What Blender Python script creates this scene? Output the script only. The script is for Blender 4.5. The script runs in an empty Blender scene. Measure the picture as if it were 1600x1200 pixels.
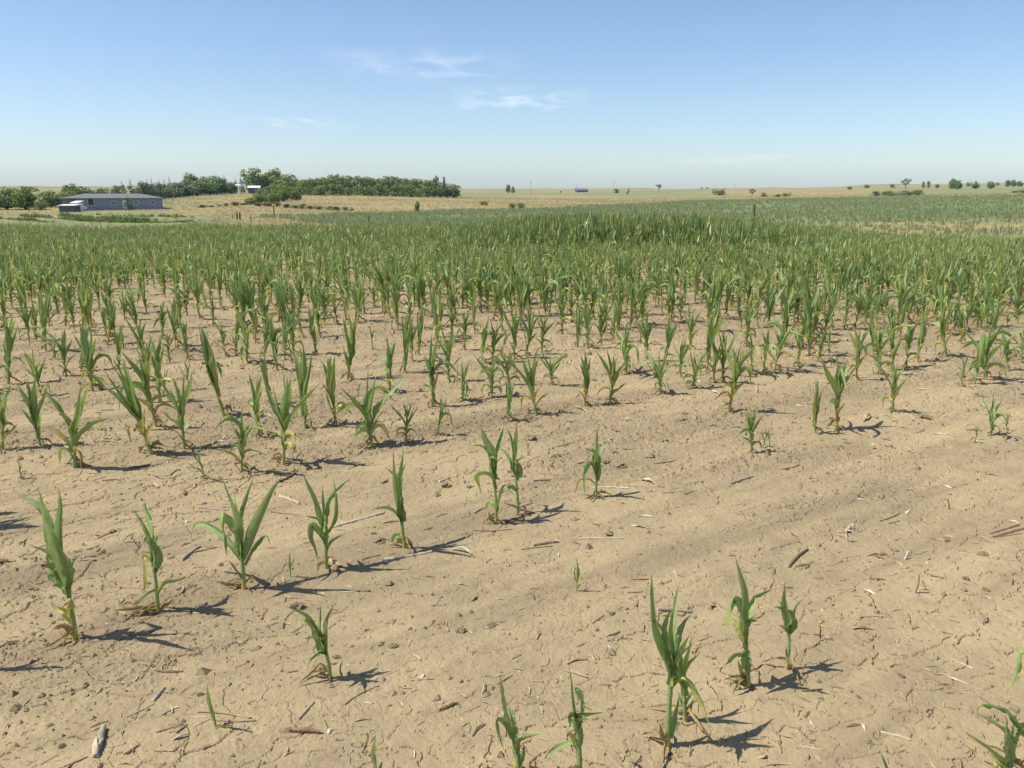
import bpy, math, random
import numpy as np
from mathutils import Vector, Matrix

# ------------------------------------------------------------------ camera, sky, sun, exposure
SC = bpy.context.scene
COL = SC.collection
random.seed(11)
RNG = np.random.default_rng(11)
W, HT, F = 1600.0, 1200.0, 1295.0            # photograph pixels and focal length in them
CAM_H = 1.5
PITCH = math.atan(300.0 / F)
cam_data = bpy.data.cameras.new('camera')
cam_data.sensor_width = 36.0
cam_data.lens = 36.0 * F / W
cam_data.clip_start = 0.05
cam_data.clip_end = 90000.0
cam = bpy.data.objects.new('camera', cam_data)
cam.location = (0, 0, CAM_H)
cam.rotation_euler = (math.pi / 2 - PITCH, 0, 0)
COL.objects.link(cam)
SC.camera = cam

SUN_EL = math.radians(55.0)
SHADOW = (1.0, 0.15)                          # ground direction in which shadows fall
sh = Vector((SHADOW[0], SHADOW[1], 0)).normalized()
to_sun = Vector((-sh.x * math.cos(SUN_EL), -sh.y * math.cos(SUN_EL), math.sin(SUN_EL)))
world = bpy.data.worlds.new('World')
SC.world = world
world.use_nodes = True
wn = world.node_tree
wn.nodes.clear()
sky = wn.nodes.new('ShaderNodeTexSky')
sky.sky_type = 'NISHITA'
sky.sun_disc = False
sky.sun_elevation = SUN_EL
sky.sun_rotation = math.atan2(to_sun.x, to_sun.y)
sky.altitude = 800
sky.air_density = 1.0
sky.dust_density = 0.9
sky.ozone_density = 1.5
bg = wn.nodes.new('ShaderNodeBackground')
bg.inputs['Strength'].default_value = 0.123
wo = wn.nodes.new('ShaderNodeOutputWorld')
wb = wn.nodes.new('ShaderNodeVectorMath')      # white balance of the whole sky
wb.operation = 'MULTIPLY'
wb.inputs[1].default_value = (0.935, 0.98, 1.05)
wn.links.new(sky.outputs[0], wb.inputs[0])
wn.links.new(wb.outputs[0], bg.inputs[0])
wn.links.new(bg.outputs[0], wo.inputs[0])

sun_data = bpy.data.lights.new('sun', 'SUN')
sun_data.energy = 5.0
sun_data.angle = math.radians(0.53)
sun_data.color = (1.0, 0.955, 0.88)
sun = bpy.data.objects.new('sun', sun_data)
sun.rotation_euler = (-to_sun).to_track_quat('-Z', 'Y').to_euler()
sun.location = (-20, -5, 30)
COL.objects.link(sun)

SC.view_settings.view_transform = 'Standard'
SC.view_settings.look = 'None'
SC.view_settings.gamma = 1.0
SC.view_settings.use_curve_mapping = False
SC.view_settings.exposure = 0.25
SC.cycles.max_bounces = 6
SC.cycles.transparent_max_bounces = 12
SC.cycles.volume_bounces = 0
SC.cycles.use_denoising = True

# ------------------------------------------------------------------ small helpers
CP, SP = math.cos(PITCH), math.sin(PITCH)
CAMP = np.array([0.0, 0.0, CAM_H])


def ray(px, py):
    a, b = (px - 800.0) / F, (600.0 - py) / F
    return np.array([a, CP + b * SP, -SP + b * CP])


def project(p):
    """world points (N,3) -> pixels of the photograph"""
    p = np.atleast_2d(p)
    d = p - CAMP
    dep = d[:, 1] * CP - d[:, 2] * SP
    up = d[:, 1] * SP + d[:, 2] * CP
    return 800 + F * d[:, 0] / dep, 600 - F * up / dep


def smooth01(a, b, x):
    t = np.clip((x - a) / (b - a), 0, 1)
    return t * t * (3 - 2 * t)


def hash2(ix, iy, seed):
    h = (ix.astype(np.int64) * 374761393 + iy.astype(np.int64) * 668265263 + seed * 1442695041) & 0x7fffffff
    h = ((h ^ (h >> 13)) * 1274126177) & 0x7fffffff
    h = h ^ (h >> 16)
    return (h & 0xffffff) / float(0xffffff)


def vnoise(x, y, seed=0):
    ix, iy = np.floor(x), np.floor(y)
    fx, fy = x - ix, y - iy
    fx, fy = fx * fx * fx * (fx * (fx * 6 - 15) + 10), fy * fy * fy * (fy * (fy * 6 - 15) + 10)
    a, b = hash2(ix, iy, seed), hash2(ix + 1, iy, seed)
    c, d = hash2(ix, iy + 1, seed), hash2(ix + 1, iy + 1, seed)
    return (a + (b - a) * fx) * (1 - fy) + (c + (d - c) * fx) * fy - 0.5


def fbm(x, y, octv=4, seed=0, gain=0.5):
    s, amp = 0.0, 1.0
    for o in range(octv):
        c, si = math.cos(0.7 * o + 0.4), math.sin(0.7 * o + 0.4)
        s = s + amp * vnoise((x * c - y * si) * 2 ** o + 13.1 * o, (x * si + y * c) * 2 ** o - 7.7 * o, seed + o)
        amp *= gain
    return s


def mesh_np(name, V, faces, smooth=False, mats=(), attr=None, attr_name='tone'):
    """faces: list of (M,k) int arrays"""
    me = bpy.data.meshes.new(name)
    V = np.asarray(V, dtype=np.float32)
    me.vertices.add(len(V))
    me.vertices.foreach_set('co', V.ravel())
    faces = [np.asarray(f, dtype=np.int32) for f in faces if len(f)]
    loops = np.concatenate([f.ravel() for f in faces])
    sizes = np.concatenate([np.full(len(f), f.shape[1], dtype=np.int32) for f in faces])
    starts = np.concatenate([[0], np.cumsum(sizes)[:-1]]).astype(np.int32)
    me.loops.add(len(loops))
    me.loops.foreach_set('vertex_index', loops)
    me.polygons.add(len(sizes))
    me.polygons.foreach_set('loop_start', starts)
    me.polygons.foreach_set('loop_total', sizes)
    sm = np.broadcast_to(np.asarray(smooth, dtype=bool), (len(sizes),))
    me.polygons.foreach_set('use_smooth', np.ascontiguousarray(sm))
    for m in mats:
        me.materials.append(m)
    if attr is not None:
        a = me.attributes.new(attr_name, 'FLOAT_COLOR', 'POINT')
        a.data.foreach_set('color', np.asarray(attr, dtype=np.float32).ravel())
    me.update()
    return me


def link(name, me, parent=None, label=None, cat=None, group=None, kind=None):
    o = bpy.data.objects.new(name, me)
    COL.objects.link(o)
    if parent is not None:
        o.parent = parent
    if label:
        o['label'] = label
    if cat:
        o['category'] = cat
    if group:
        o['group'] = group
    if kind:
        o['kind'] = kind
    return o


class MB:
    """collects simple solids into one mesh"""

    def __init__(self):
        self.v, self.f = [], []

    def box(self, x0, x1, y0, y1, z0, z1):
        b = len(self.v)
        self.v += [(x0, y0, z0), (x1, y0, z0), (x1, y1, z0), (x0, y1, z0), (x0, y0, z1), (x1, y0, z1), (x1, y1, z1), (x0, y1, z1)]
        self.f += [tuple(b + i for i in q) for q in ((0, 3, 2, 1), (4, 5, 6, 7), (0, 1, 5, 4), (1, 2, 6, 5), (2, 3, 7, 6), (3, 0, 4, 7))]
        return self

    def poly(self, pts, *faces):
        b = len(self.v)
        self.v += [tuple(p) for p in pts]
        self.f += [tuple(b + i for i in q) for q in faces]
        return self

    def tube(self, path, radii, n=8, cap=True, jag=0.0):
        P = [Vector(p) for p in path]
        b = len(self.v)
        ref = Vector((0.13, 0.31, 0.94))
        for i, p in enumerate(P):
            t = (P[min(i + 1, len(P) - 1)] - P[max(i - 1, 0)]).normalized()
            s = t.cross(ref)
            if s.length < 0.2:
                s = t.cross(Vector((1, 0, 0)))
            s.normalize()
            u = s.cross(t)
            for k in range(n):
                a = 2 * math.pi * k / n
                off = t * (random.uniform(-jag, jag) if i in (0, len(P) - 1) else 0)
                self.v.append(tuple(p + (s * math.cos(a) + u * math.sin(a)) * radii[i] + off))
        for i in range(len(P) - 1):
            for k in range(n):
                k2 = (k + 1) % n
                self.f.append((b + i * n + k, b + i * n + k2, b + (i + 1) * n + k2, b + (i + 1) * n + k))
        if cap:
            self.f.append(tuple(b + k for k in range(n))[::-1])
            self.f.append(tuple(b + (len(P) - 1) * n + k for k in range(n)))
        return self

    def mesh(self, name, mat, smooth=False):
        me = bpy.data.meshes.new(name)
        me.from_pydata(self.v, [], self.f)
        me.materials.append(mat)
        if smooth:
            me.polygons.foreach_set('use_smooth', [True] * len(me.polygons))
        me.update()
        return me


ORD = ['zeroth', 'first', 'second', 'third', 'fourth', 'fifth', 'sixth', 'seventh', 'eighth', 'ninth', 'tenth', 'eleventh', 'twelfth',
       'thirteenth', 'fourteenth', 'fifteenth', 'sixteenth', 'seventeenth', 'eighteenth', 'nineteenth', 'twentieth', 'twenty-first',
       'twenty-second', 'twenty-third', 'twenty-fourth', 'twenty-fifth', 'twenty-sixth', 'twenty-seventh', 'twenty-eighth', 'twenty-ninth', 'thirtieth']


def ordw(n):
    return ORD[n] if n < len(ORD) else '%d%s' % (n, 'th' if n % 100 in (11, 12, 13) else {1: 'st', 2: 'nd', 3: 'rd'}.get(n % 10, 'th'))


# ------------------------------------------------------------------ materials
def new_mat(name):
    m = bpy.data.materials.new(name)
    m.use_nodes = True
    nt = m.node_tree
    nt.nodes.clear()
    out = nt.nodes.new('ShaderNodeOutputMaterial')
    return m, nt, out


def N(nt, t, **kw):
    n = nt.nodes.new(t)
    for k, v in kw.items():
        if k in n.inputs.keys():
            n.inputs[k].default_value = v
        else:
            setattr(n, k, v)
    return n


def mixc(nt, fac, a, b, blend='MIX'):
    n = nt.nodes.new('ShaderNodeMix')
    n.data_type = 'RGBA'
    n.blend_type = blend
    for s, v in (('Factor', fac), ('A', a), ('B', b)):
        sock = [i for i in n.inputs if i.name == s and (i.type == 'RGBA' or (s == 'Factor' and i.type == 'VALUE'))][0]
        if hasattr(v, 'is_linked') or hasattr(v, 'links'):
            nt.links.new(v, sock)
        else:
            sock.default_value = v if s == 'Factor' else (*v, 1.0)
    return [o for o in n.outputs if o.type == 'RGBA'][0]


def mth(nt, op, a, b=None, c=None, clamp=False):
    n = nt.nodes.new('ShaderNodeMath')
    n.operation = op
    n.use_clamp = clamp
    for i, v in enumerate((a, b, c)):
        if v is None:
            continue
        if hasattr(v, 'links'):
            nt.links.new(v, n.inputs[i])
        else:
            n.inputs[i].default_value = v
    return n.outputs[0]


def ramp(nt, fac, lo, hi):
    n = nt.nodes.new('ShaderNodeMapRange')
    n.interpolation_type = 'SMOOTHSTEP'
    nt.links.new(fac, n.inputs['Value'])
    n.inputs['From Min'].default_value = lo
    n.inputs['From Max'].default_value = hi
    return n.outputs[0]


def noise(nt, vec, scale, detail=4.0, rough=0.55, dist=0.0):
    n = nt.nodes.new('ShaderNodeTexNoise')
    n.inputs['Scale'].default_value = scale
    n.inputs['Detail'].default_value = detail
    n.inputs['Roughness'].default_value = rough
    n.inputs['Distortion'].default_value = dist
    if vec is not None:
        nt.links.new(vec, n.inputs['Vector'])
    return n.outputs['Fac']


def principled(nt, out, col, rough=0.9, spec=0.2, normal=None):
    b = nt.nodes.new('ShaderNodeBsdfPrincipled')
    if hasattr(col, 'links'):
        nt.links.new(col, b.inputs['Base Color'])
    else:
        b.inputs['Base Color'].default_value = (*col, 1)
    b.inputs['Roughness'].default_value = rough
    b.inputs['Specular IOR Level'].default_value = spec
    if normal is not None:
        nt.links.new(normal, b.inputs['Normal'])
    if out is not None:
        nt.links.new(b.outputs[0], out.inputs['Surface'])
    return b


def bump(nt, height, strength, dist):
    n = nt.nodes.new('ShaderNodeBump')
    n.inputs['Strength'].default_value = strength
    n.inputs['Distance'].default_value = dist
    nt.links.new(height, n.inputs['Height'])
    return n.outputs[0]


def mat_ground():
    m, nt, out = new_mat('ground_cover')
    pos = N(nt, 'ShaderNodeNewGeometry').outputs['Position']
    att = N(nt, 'ShaderNodeAttribute', attribute_name='tone')
    sep = N(nt, 'ShaderNodeSeparateColor')
    nt.links.new(att.outputs['Color'], sep.inputs[0])
    grass, green, rough_patch = sep.outputs[0], sep.outputs[1], sep.outputs[2]
    # bare silty soil
    n1 = noise(nt, pos, 1.3, 5, 0.6, 0.3)
    n2 = noise(nt, pos, 9.0, 5, 0.65)
    n3 = noise(nt, pos, 70.0, 4, 0.6)
    n4 = noise(nt, pos, 260.0, 2, 0.5)
    soil = mixc(nt, ramp(nt, n1, 0.36, 0.66), (0.374, 0.287, 0.158), (0.300, 0.229, 0.129))
    soil = mixc(nt, mth(nt, 'MULTIPLY', ramp(nt, n2, 0.5, 0.75), 0.55), soil, (0.222, 0.167, 0.095))
    soil = mixc(nt, mth(nt, 'MULTIPLY', ramp(nt, n2, 0.48, 0.25), 0.5), soil, (0.405, 0.322, 0.180))
    soil = mixc(nt, mth(nt, 'MULTIPLY', ramp(nt, n3, 0.55, 0.75), 0.35), soil, (0.20, 0.152, 0.097))
    soil = mixc(nt, mth(nt, 'MULTIPLY', ramp(nt, n4, 0.6, 0.75), 0.30), soil, (0.43, 0.355, 0.25))
    soil = mixc(nt, mth(nt, 'MULTIPLY', rough_patch, 0.5), soil, (0.225, 0.169, 0.105))
    # crusted and washed bands along the planted rows
    mp1 = N(nt, 'ShaderNodeMapping')
    mp1.inputs['Rotation'].default_value = (0, 0, -math.radians(36.0))
    nt.links.new(pos, mp1.inputs['Vector'])
    mp2 = N(nt, 'ShaderNodeMapping')
    mp2.inputs['Scale'].default_value = (0.28, 2.6, 1.0)
    nt.links.new(mp1.outputs[0], mp2.inputs['Vector'])
    nb = noise(nt, mp2.outputs[0], 1.0, 6, 0.62, 0.3)
    soil = mixc(nt, mth(nt, 'MULTIPLY', ramp(nt, nb, 0.49, 0.64), 0.75), soil, (0.236, 0.180, 0.106))
    soil = mixc(nt, mth(nt, 'MULTIPLY', ramp(nt, nb, 0.47, 0.34), 0.5), soil, (0.425, 0.330, 0.178))
    # dry prairie grass and greener growth, far off
    g1 = noise(nt, pos, 0.03, 5, 0.6, 0.5)
    g2 = noise(nt, pos, 0.35, 5, 0.65)
    g3 = noise(nt, pos, 2.2, 4, 0.7)
    tan = mixc(nt, ramp(nt, g2, 0.3, 0.7), (0.380, 0.292, 0.130), (0.255, 0.212, 0.092))
    tan = mixc(nt, mth(nt, 'MULTIPLY', ramp(nt, g1, 0.48, 0.68), 0.6), tan, (0.185, 0.185, 0.075))
    tan = mixc(nt, mth(nt, 'MULTIPLY', ramp(nt, g3, 0.5, 0.8), 0.4), tan, (0.43, 0.345, 0.18))
    grn = mixc(nt, ramp(nt, g2, 0.3, 0.7), (0.165, 0.205, 0.085), (0.235, 0.250, 0.115))
    grn = mixc(nt, mth(nt, 'MULTIPLY', ramp(nt, g1, 0.45, 0.7), 0.45), grn, (0.22, 0.21, 0.095))
    veg = mixc(nt, green, tan, grn)
    col = mixc(nt, grass, soil, veg)
    h = mth(nt, 'ADD', mth(nt, 'MULTIPLY', n3, 0.6), mth(nt, 'MULTIPLY', n4, 0.25))
    h = mth(nt, 'ADD', h, mth(nt, 'MULTIPLY', noise(nt, pos, 25.0, 4, 0.6), 1.2))
    principled(nt, out, col, 0.95, 0.12, bump(nt, h, 0.55, 0.012))
    return m


def mat_leaf(name='corn_leaf', far=False):
    m, nt, out = new_mat(name)
    att = N(nt, 'ShaderNodeAttribute', attribute_name='tone')
    sep = N(nt, 'ShaderNodeSeparateColor')
    nt.links.new(att.outputs['Color'], sep.inputs[0])
    dry, tone, u = sep.outputs[0], sep.outputs[1], sep.outputs[2]
    geo = N(nt, 'ShaderNodeNewGeometry')
    oi = N(nt, 'ShaderNodeObjectInfo')
    tn = mth(nt, 'ADD', mth(nt, 'MULTIPLY', tone, 0.75), mth(nt, 'MULTIPLY', oi.outputs['Random'], 0.25))
    n1 = noise(nt, geo.outputs['Position'], 16.0, 3, 0.6)
    n2 = noise(nt, geo.outputs['Position'], 60.0, 2, 0.6)
    tn = mth(nt, 'ADD', tn, mth(nt, 'MULTIPLY', mth(nt, 'SUBTRACT', n1, 0.5), 0.6), clamp=True)
    col = mixc(nt, tn, (0.052, 0.115, 0.028) if far else (0.160, 0.270, 0.046), (0.300, 0.405, 0.115) if far else (0.400, 0.520, 0.145))
    # pale waxy underside, lighter midrib and faint parallel veins
    col = mixc(nt, mth(nt, 'MULTIPLY', geo.outputs['Backfacing'], 0.15 if far else 0.40), col, (0.350, 0.420, 0.215))
    au = mth(nt, 'ABSOLUTE', mth(nt, 'SUBTRACT', mth(nt, 'MULTIPLY', u, 2.0), 1.0))
    if not far:
        col = mixc(nt, mth(nt, 'MULTIPLY', ramp(nt, au, 0.20, 0.05), 0.8), col, (0.42, 0.48, 0.24))
        st = mth(nt, 'SINE', mth(nt, 'MULTIPLY', u, 75.0))
        col = mixc(nt, mth(nt, 'MULTIPLY', ramp(nt, st, 0.2, 1.0), 0.35), col, (0.36, 0.43, 0.19))
    # streaks of paler, stressed tissue
    n3 = noise(nt, geo.outputs['Position'], 7.0, 4, 0.65, 0.6)
    col = mixc(nt, mth(nt, 'MULTIPLY', ramp(nt, n3, 0.55, 0.75), 0.15 if far else 0.40), col, (0.40, 0.44, 0.16))
    d2 = mth(nt, 'ADD', dry, mth(nt, 'MULTIPLY', mth(nt, 'SUBTRACT', n2, 0.5), 0.35))
    col = mixc(nt, ramp(nt, d2, 0.25, 0.55), col, (0.62, 0.54, 0.15))
    col = mixc(nt, ramp(nt, d2, 0.60, 0.88), col, (0.42, 0.265, 0.125))
    hb = mth(nt, 'ADD', mth(nt, 'MULTIPLY', n2, 1.0), mth(nt, 'MULTIPLY', mth(nt, 'SINE', mth(nt, 'MULTIPLY', u, 75.0)), 0.25))
    b = principled(nt, None, col, 0.42, 0.5, bump(nt, hb, 0.45 if not far else 0.1, 0.006))
    tr = nt.nodes.new('ShaderNodeBsdfTranslucent')
    tc = mixc(nt, 0.30, col, (0.34, 0.44, 0.06))
    nt.links.new(tc, tr.inputs['Color'])
    ms = nt.nodes.new('ShaderNodeMixShader')
    ms.inputs[0].default_value = 0.30
    nt.links.new(b.outputs[0], ms.inputs[1])
    nt.links.new(tr.outputs[0], ms.inputs[2])
    nt.links.new(ms.outputs[0], out.inputs['Surface'])
    return m


def mat_simple(name, a, b, scale=6.0, rough=0.85, spec=0.2, bstr=0.3, bdist=0.01, stretch=None):
    m, nt, out = new_mat(name)
    tc = N(nt, 'ShaderNodeTexCoord').outputs['Object']
    if stretch:
        mp = N(nt, 'ShaderNodeMapping')
        mp.inputs['Scale'].default_value = stretch
        nt.links.new(tc, mp.inputs['Vector'])
        tc = mp.outputs[0]
    n = noise(nt, tc, scale, 5, 0.62)
    oi = N(nt, 'ShaderNodeObjectInfo').outputs['Random']
    f = mth(nt, 'ADD', ramp(nt, n, 0.3, 0.7), mth(nt, 'MULTIPLY', mth(nt, 'SUBTRACT', oi, 0.5), 0.5), clamp=True)
    col = mixc(nt, f, a, b)
    principled(nt, out, col, rough, spec, bump(nt, n, bstr, bdist))
    return m


def mat_foliage(name, a, b, c):
    m, nt, out = new_mat(name)
    att = N(nt, 'ShaderNodeAttribute', attribute_name='tone')
    sep = N(nt, 'ShaderNodeSeparateColor')
    nt.links.new(att.outputs['Color'], sep.inputs[0])
    oi = N(nt, 'ShaderNodeObjectInfo').outputs['Random']
    col = mixc(nt, sep.outputs[0], a, b)
    col = mixc(nt, mth(nt, 'MULTIPLY', oi, 0.6), col, c)
    p = principled(nt, None, col, 0.7, 0.2)
    tr = nt.nodes.new('ShaderNodeBsdfTranslucent')
    nt.links.new(col, tr.inputs['Color'])
    ms = nt.nodes.new('ShaderNodeMixShader')
    ms.inputs[0].default_value = 0.3
    nt.links.new(p.outputs[0], ms.inputs[1])
    nt.links.new(tr.outputs[0], ms.inputs[2])
    nt.links.new(ms.outputs[0], out.inputs['Surface'])
    return m


M = {}
M['ground'] = mat_ground()
M['leaf'] = mat_leaf()
M['leaf_far'] = mat_leaf('corn_leaf_far', True)
M['leaf_pale'] = mat_foliage('crop_pale', (0.255, 0.295, 0.130), (0.325, 0.360, 0.170), (0.29, 0.32, 0.15))
M['straw_pale'] = mat_simple('straw_pale', (0.62, 0.54, 0.40), (0.42, 0.33, 0.21), 30, 0.8, 0.25, 0.4, 0.004)
M['straw_tan'] = mat_simple('straw_tan', (0.46, 0.34, 0.20), (0.30, 0.21, 0.12), 30, 0.85, 0.2, 0.4, 0.004)
M['straw_dark'] = mat_simple('straw_dark', (0.25, 0.175, 0.11), (0.14, 0.10, 0.065), 30, 0.9, 0.15, 0.5, 0.004)
M['straw_grey'] = mat_simple('straw_grey', (0.42, 0.36, 0.27), (0.27, 0.225, 0.165), 30, 0.9, 0.15, 0.5, 0.004)
M['straw_red'] = mat_simple('straw_red', (0.33, 0.215, 0.135), (0.22, 0.14, 0.085), 30, 0.9, 0.15, 0.5, 0.004)
M['husk_white'] = mat_simple('husk_white', (0.58, 0.52, 0.42), (0.44, 0.37, 0.26), 40, 0.75, 0.25, 0.3, 0.003)
M['clod'] = mat_simple('clod', (0.34, 0.262, 0.155), (0.245, 0.187, 0.113), 45, 0.97, 0.1, 0.8, 0.006)
M['bark'] = mat_simple('bark', (0.16, 0.12, 0.085), (0.09, 0.07, 0.05), 5, 0.95, 0.1, 0.6, 0.03)
M['fol_dark'] = mat_foliage('foliage_dark', (0.130, 0.195, 0.046), (0.285, 0.360, 0.092), (0.21, 0.26, 0.095))
M['fol_light'] = mat_foliage('foliage_light', (0.165, 0.225, 0.052), (0.310, 0.365, 0.105), (0.23, 0.27, 0.10))
M['fol_grey'] = mat_foliage('foliage_grey', (0.155, 0.195, 0.085), (0.275, 0.315, 0.150), (0.22, 0.24, 0.125))
M['fol_conifer'] = mat_foliage('foliage_conifer', (0.060, 0.092, 0.040), (0.125, 0.168, 0.068), (0.09, 0.115, 0.06))
M['fol_rust'] = mat_foliage('foliage_rust', (0.085, 0.075, 0.040), (0.150, 0.120, 0.070), (0.105, 0.10, 0.05))
M['grass_tan'] = mat_foliage('grass_tan', (0.33, 0.26, 0.125), (0.50, 0.40, 0.22), (0.36, 0.28, 0.14))
M['post'] = mat_simple('post_wood', (0.15, 0.115, 0.085), (0.075, 0.058, 0.045), 9, 0.95, 0.1, 0.6, 0.01, (1, 1, 0.15))
M['wall_blue'] = mat_simple('siding_blue', (0.270, 0.305, 0.360), (0.235, 0.272, 0.330), 3, 0.7, 0.25, 0.1, 0.01)
M['roof_grey'] = mat_simple('roof_shingle', (0.215, 0.218, 0.222), (0.160, 0.164, 0.170), 12, 0.95, 0.1, 0.5, 0.02)
M['white'] = mat_simple('white_paint', (0.80, 0.80, 0.79), (0.68, 0.69, 0.70), 3, 0.55, 0.3, 0.1, 0.01)
M['glass'] = mat_simple('window_glass', (0.05, 0.06, 0.075), (0.03, 0.038, 0.05), 2, 0.12, 0.5, 0.05, 0.01)
M['shed_grey'] = mat_simple('shed_grey', (0.12, 0.13, 0.145), (0.085, 0.095, 0.105), 4, 0.8, 0.2, 0.2, 0.01)

# ------------------------------------------------------------------ terrain
TX = np.array([0, 200, 300, 400, 600, 800, 1000, 1200, 1400, 1600.0])
TR = np.array([0.1, 10, 15, 25, 35, 45, 60, 80, 100, 150, 210, 300, 400, 550, 700, 1000, 1500, 2200, 3300.0])
# image height at which the ground should show, per distance row (None rows are given as heights)
TYIMG = {
    80: [357, 356, 352, 354, 357, 353, 348, 346, 347, 350],
    100: [353, 352, 346, 347, 350, 346, 342, 340, 339, 340],
    150: [340, 339, 336, 335, 338, 335, 332, 329, 327, 327],
    210: [331, 328, 326, 326, 329, 327, 323, 319, 317, 316],
    300: [323, 321, 314, 313, 318, 318, 316, 313, 311, 309],
    400: [317, 315, 305, 302, 306, 312, 312, 309, 307, 304],
    550: [309, 307, 302, 299, 302, 307, 309, 305, 302, 298],
    700: [301, 301, 299, 298, 300, 303, 305, 302, 298, 293.5],
    1000: [295, 296, 297, 297, 298, 299, 299, 298, 294, 289.5],
    1500: [290, 291, 293, 296, 295, 294.5, 294, 293.5, 291, 287.5],
    2200: [293, 294, 296, 299, 298, 298, 297, 296, 294, 292],
    3300: [297, 298, 298, 300, 300, 300, 299, 299, 298, 297],
}
TZ = np.zeros((len(TR), len(TX)))
for i, r in enumerate(TR):
    if r in TYIMG:
        for j, xi in enumerate(TX):
            d = ray(xi, TYIMG[r][j])
            TZ[i, j] = CAM_H + d[2] / math.hypot(d[0], d[1]) * r
    else:
        TZ[i, :] = {0.1: 0, 10: 0, 15: -0.19, 25: -0.56, 35: -0.84, 45: -1.02, 60: -1.42}[r]
TAZ = np.array([math.atan2(ray(x, 300)[0], ray(x, 300)[1]) for x in TX])
LR = np.log(np.geomspace(0.1, 3300, 420))
tmp = np.array([np.interp(LR, np.log(TR), TZ[:, j]) for j in range(len(TX))])
kern = np.exp(-np.linspace(-2, 2, 15) ** 2)
kern /= kern.sum()
tmp = np.array([np.convolve(np.pad(c, 7, mode='edge'), kern, 'valid') for c in tmp])
AZF = np.linspace(TAZ[0], TAZ[-1], 161)
TAB = np.array([np.interp(AZF, TAZ, tmp[:, k]) for k in range(len(LR))]).T
TAB = np.array([np.convolve(np.pad(TAB[:, k], 7, mode='edge'), kern, 'valid') for k in range(TAB.shape[1])]).T

ROW = math.radians(36.0)                      # the planted rows run this way
RD = np.array([math.cos(ROW), math.sin(ROW)])
RN = np.array([-math.sin(ROW), math.cos(ROW)])
ROW0, ROWS = 2.97, 0.75


def macro(x, y):
    r = np.maximum(np.hypot(x, y), 0.12)
    az = np.clip(np.arctan2(x, y), AZF[0], AZF[-1])
    fi = np.clip((np.log(r) - LR[0]) / (LR[1] - LR[0]), 0, len(LR) - 1.001)
    fa = np.clip((az - AZF[0]) / (AZF[1] - AZF[0]), 0, len(AZF) - 1.001)
    i, a = fi.astype(int), fa.astype(int)
    u, v = fi - i, fa - a
    return (TAB[a, i] * (1 - u) + TAB[a, i + 1] * u) * (1 - v) + (TAB[a + 1, i] * (1 - u) + TAB[a + 1, i + 1] * u) * v


def ground_z(x, y):
    """smooth ground (terrain, furrows, soft bumps) without crumbs and cracks"""
    x = np.asarray(x, dtype=float)
    y = np.asarray(y, dtype=float)
    r = np.hypot(x, y)
    n = x * RN[0] + y * RN[1]
    s = x * RD[0] + y * RD[1]
    near = 1 - smooth01(12, 40, r)
    z = macro(x, y)
    z = z + near * (0.013 * np.cos((n - ROW0) * 2 * math.pi / ROWS + 1.2 * vnoise(s * 0.5, n * 0.7, 5)) * (0.7 + 0.6 * vnoise(s * 0.4, n * 2, 6))
                    + 0.030 * fbm(s * 0.5, n * 1.7, 3, 21) + 0.017 * fbm(s * 0.9, n * 5.5, 3, 31))
    far = smooth01(90, 300, r)
    z = z + far * (1.1 * fbm(x * 0.012, y * 0.012, 3, 41) + 0.008 * np.maximum(r - 300, 0) * fbm(x * 0.0034, y * 0.0022, 3, 51))
    return z


def hit(px, py):
    """ground point seen at a pixel of the photograph"""
    d = ray(px, py)
    z = 0.0
    p = CAMP
    for _ in range(12):
        t = (z - CAM_H) / d[2]
        p = CAMP + d * t
        z = float(ground_z(p[0], p[1]))
    return np.array([p[0], p[1], z])


def at_dist(px, dist):
    d = ray(px, 300)
    k = dist / math.hypot(d[0], d[1])
    x, y = d[0] * k, d[1] * k
    return np.array([x, y, float(ground_z(x, y))])


def z_of_pixel(py, dist):
    """height seen at image row py at a distance (centre column)"""
    d = ray(800, py)
    return CAM_H + d[2] / math.hypot(d[0], d[1]) * dist


def az_px(px):
    d = ray(px, 300)
    return math.atan2(d[0], d[1])


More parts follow.
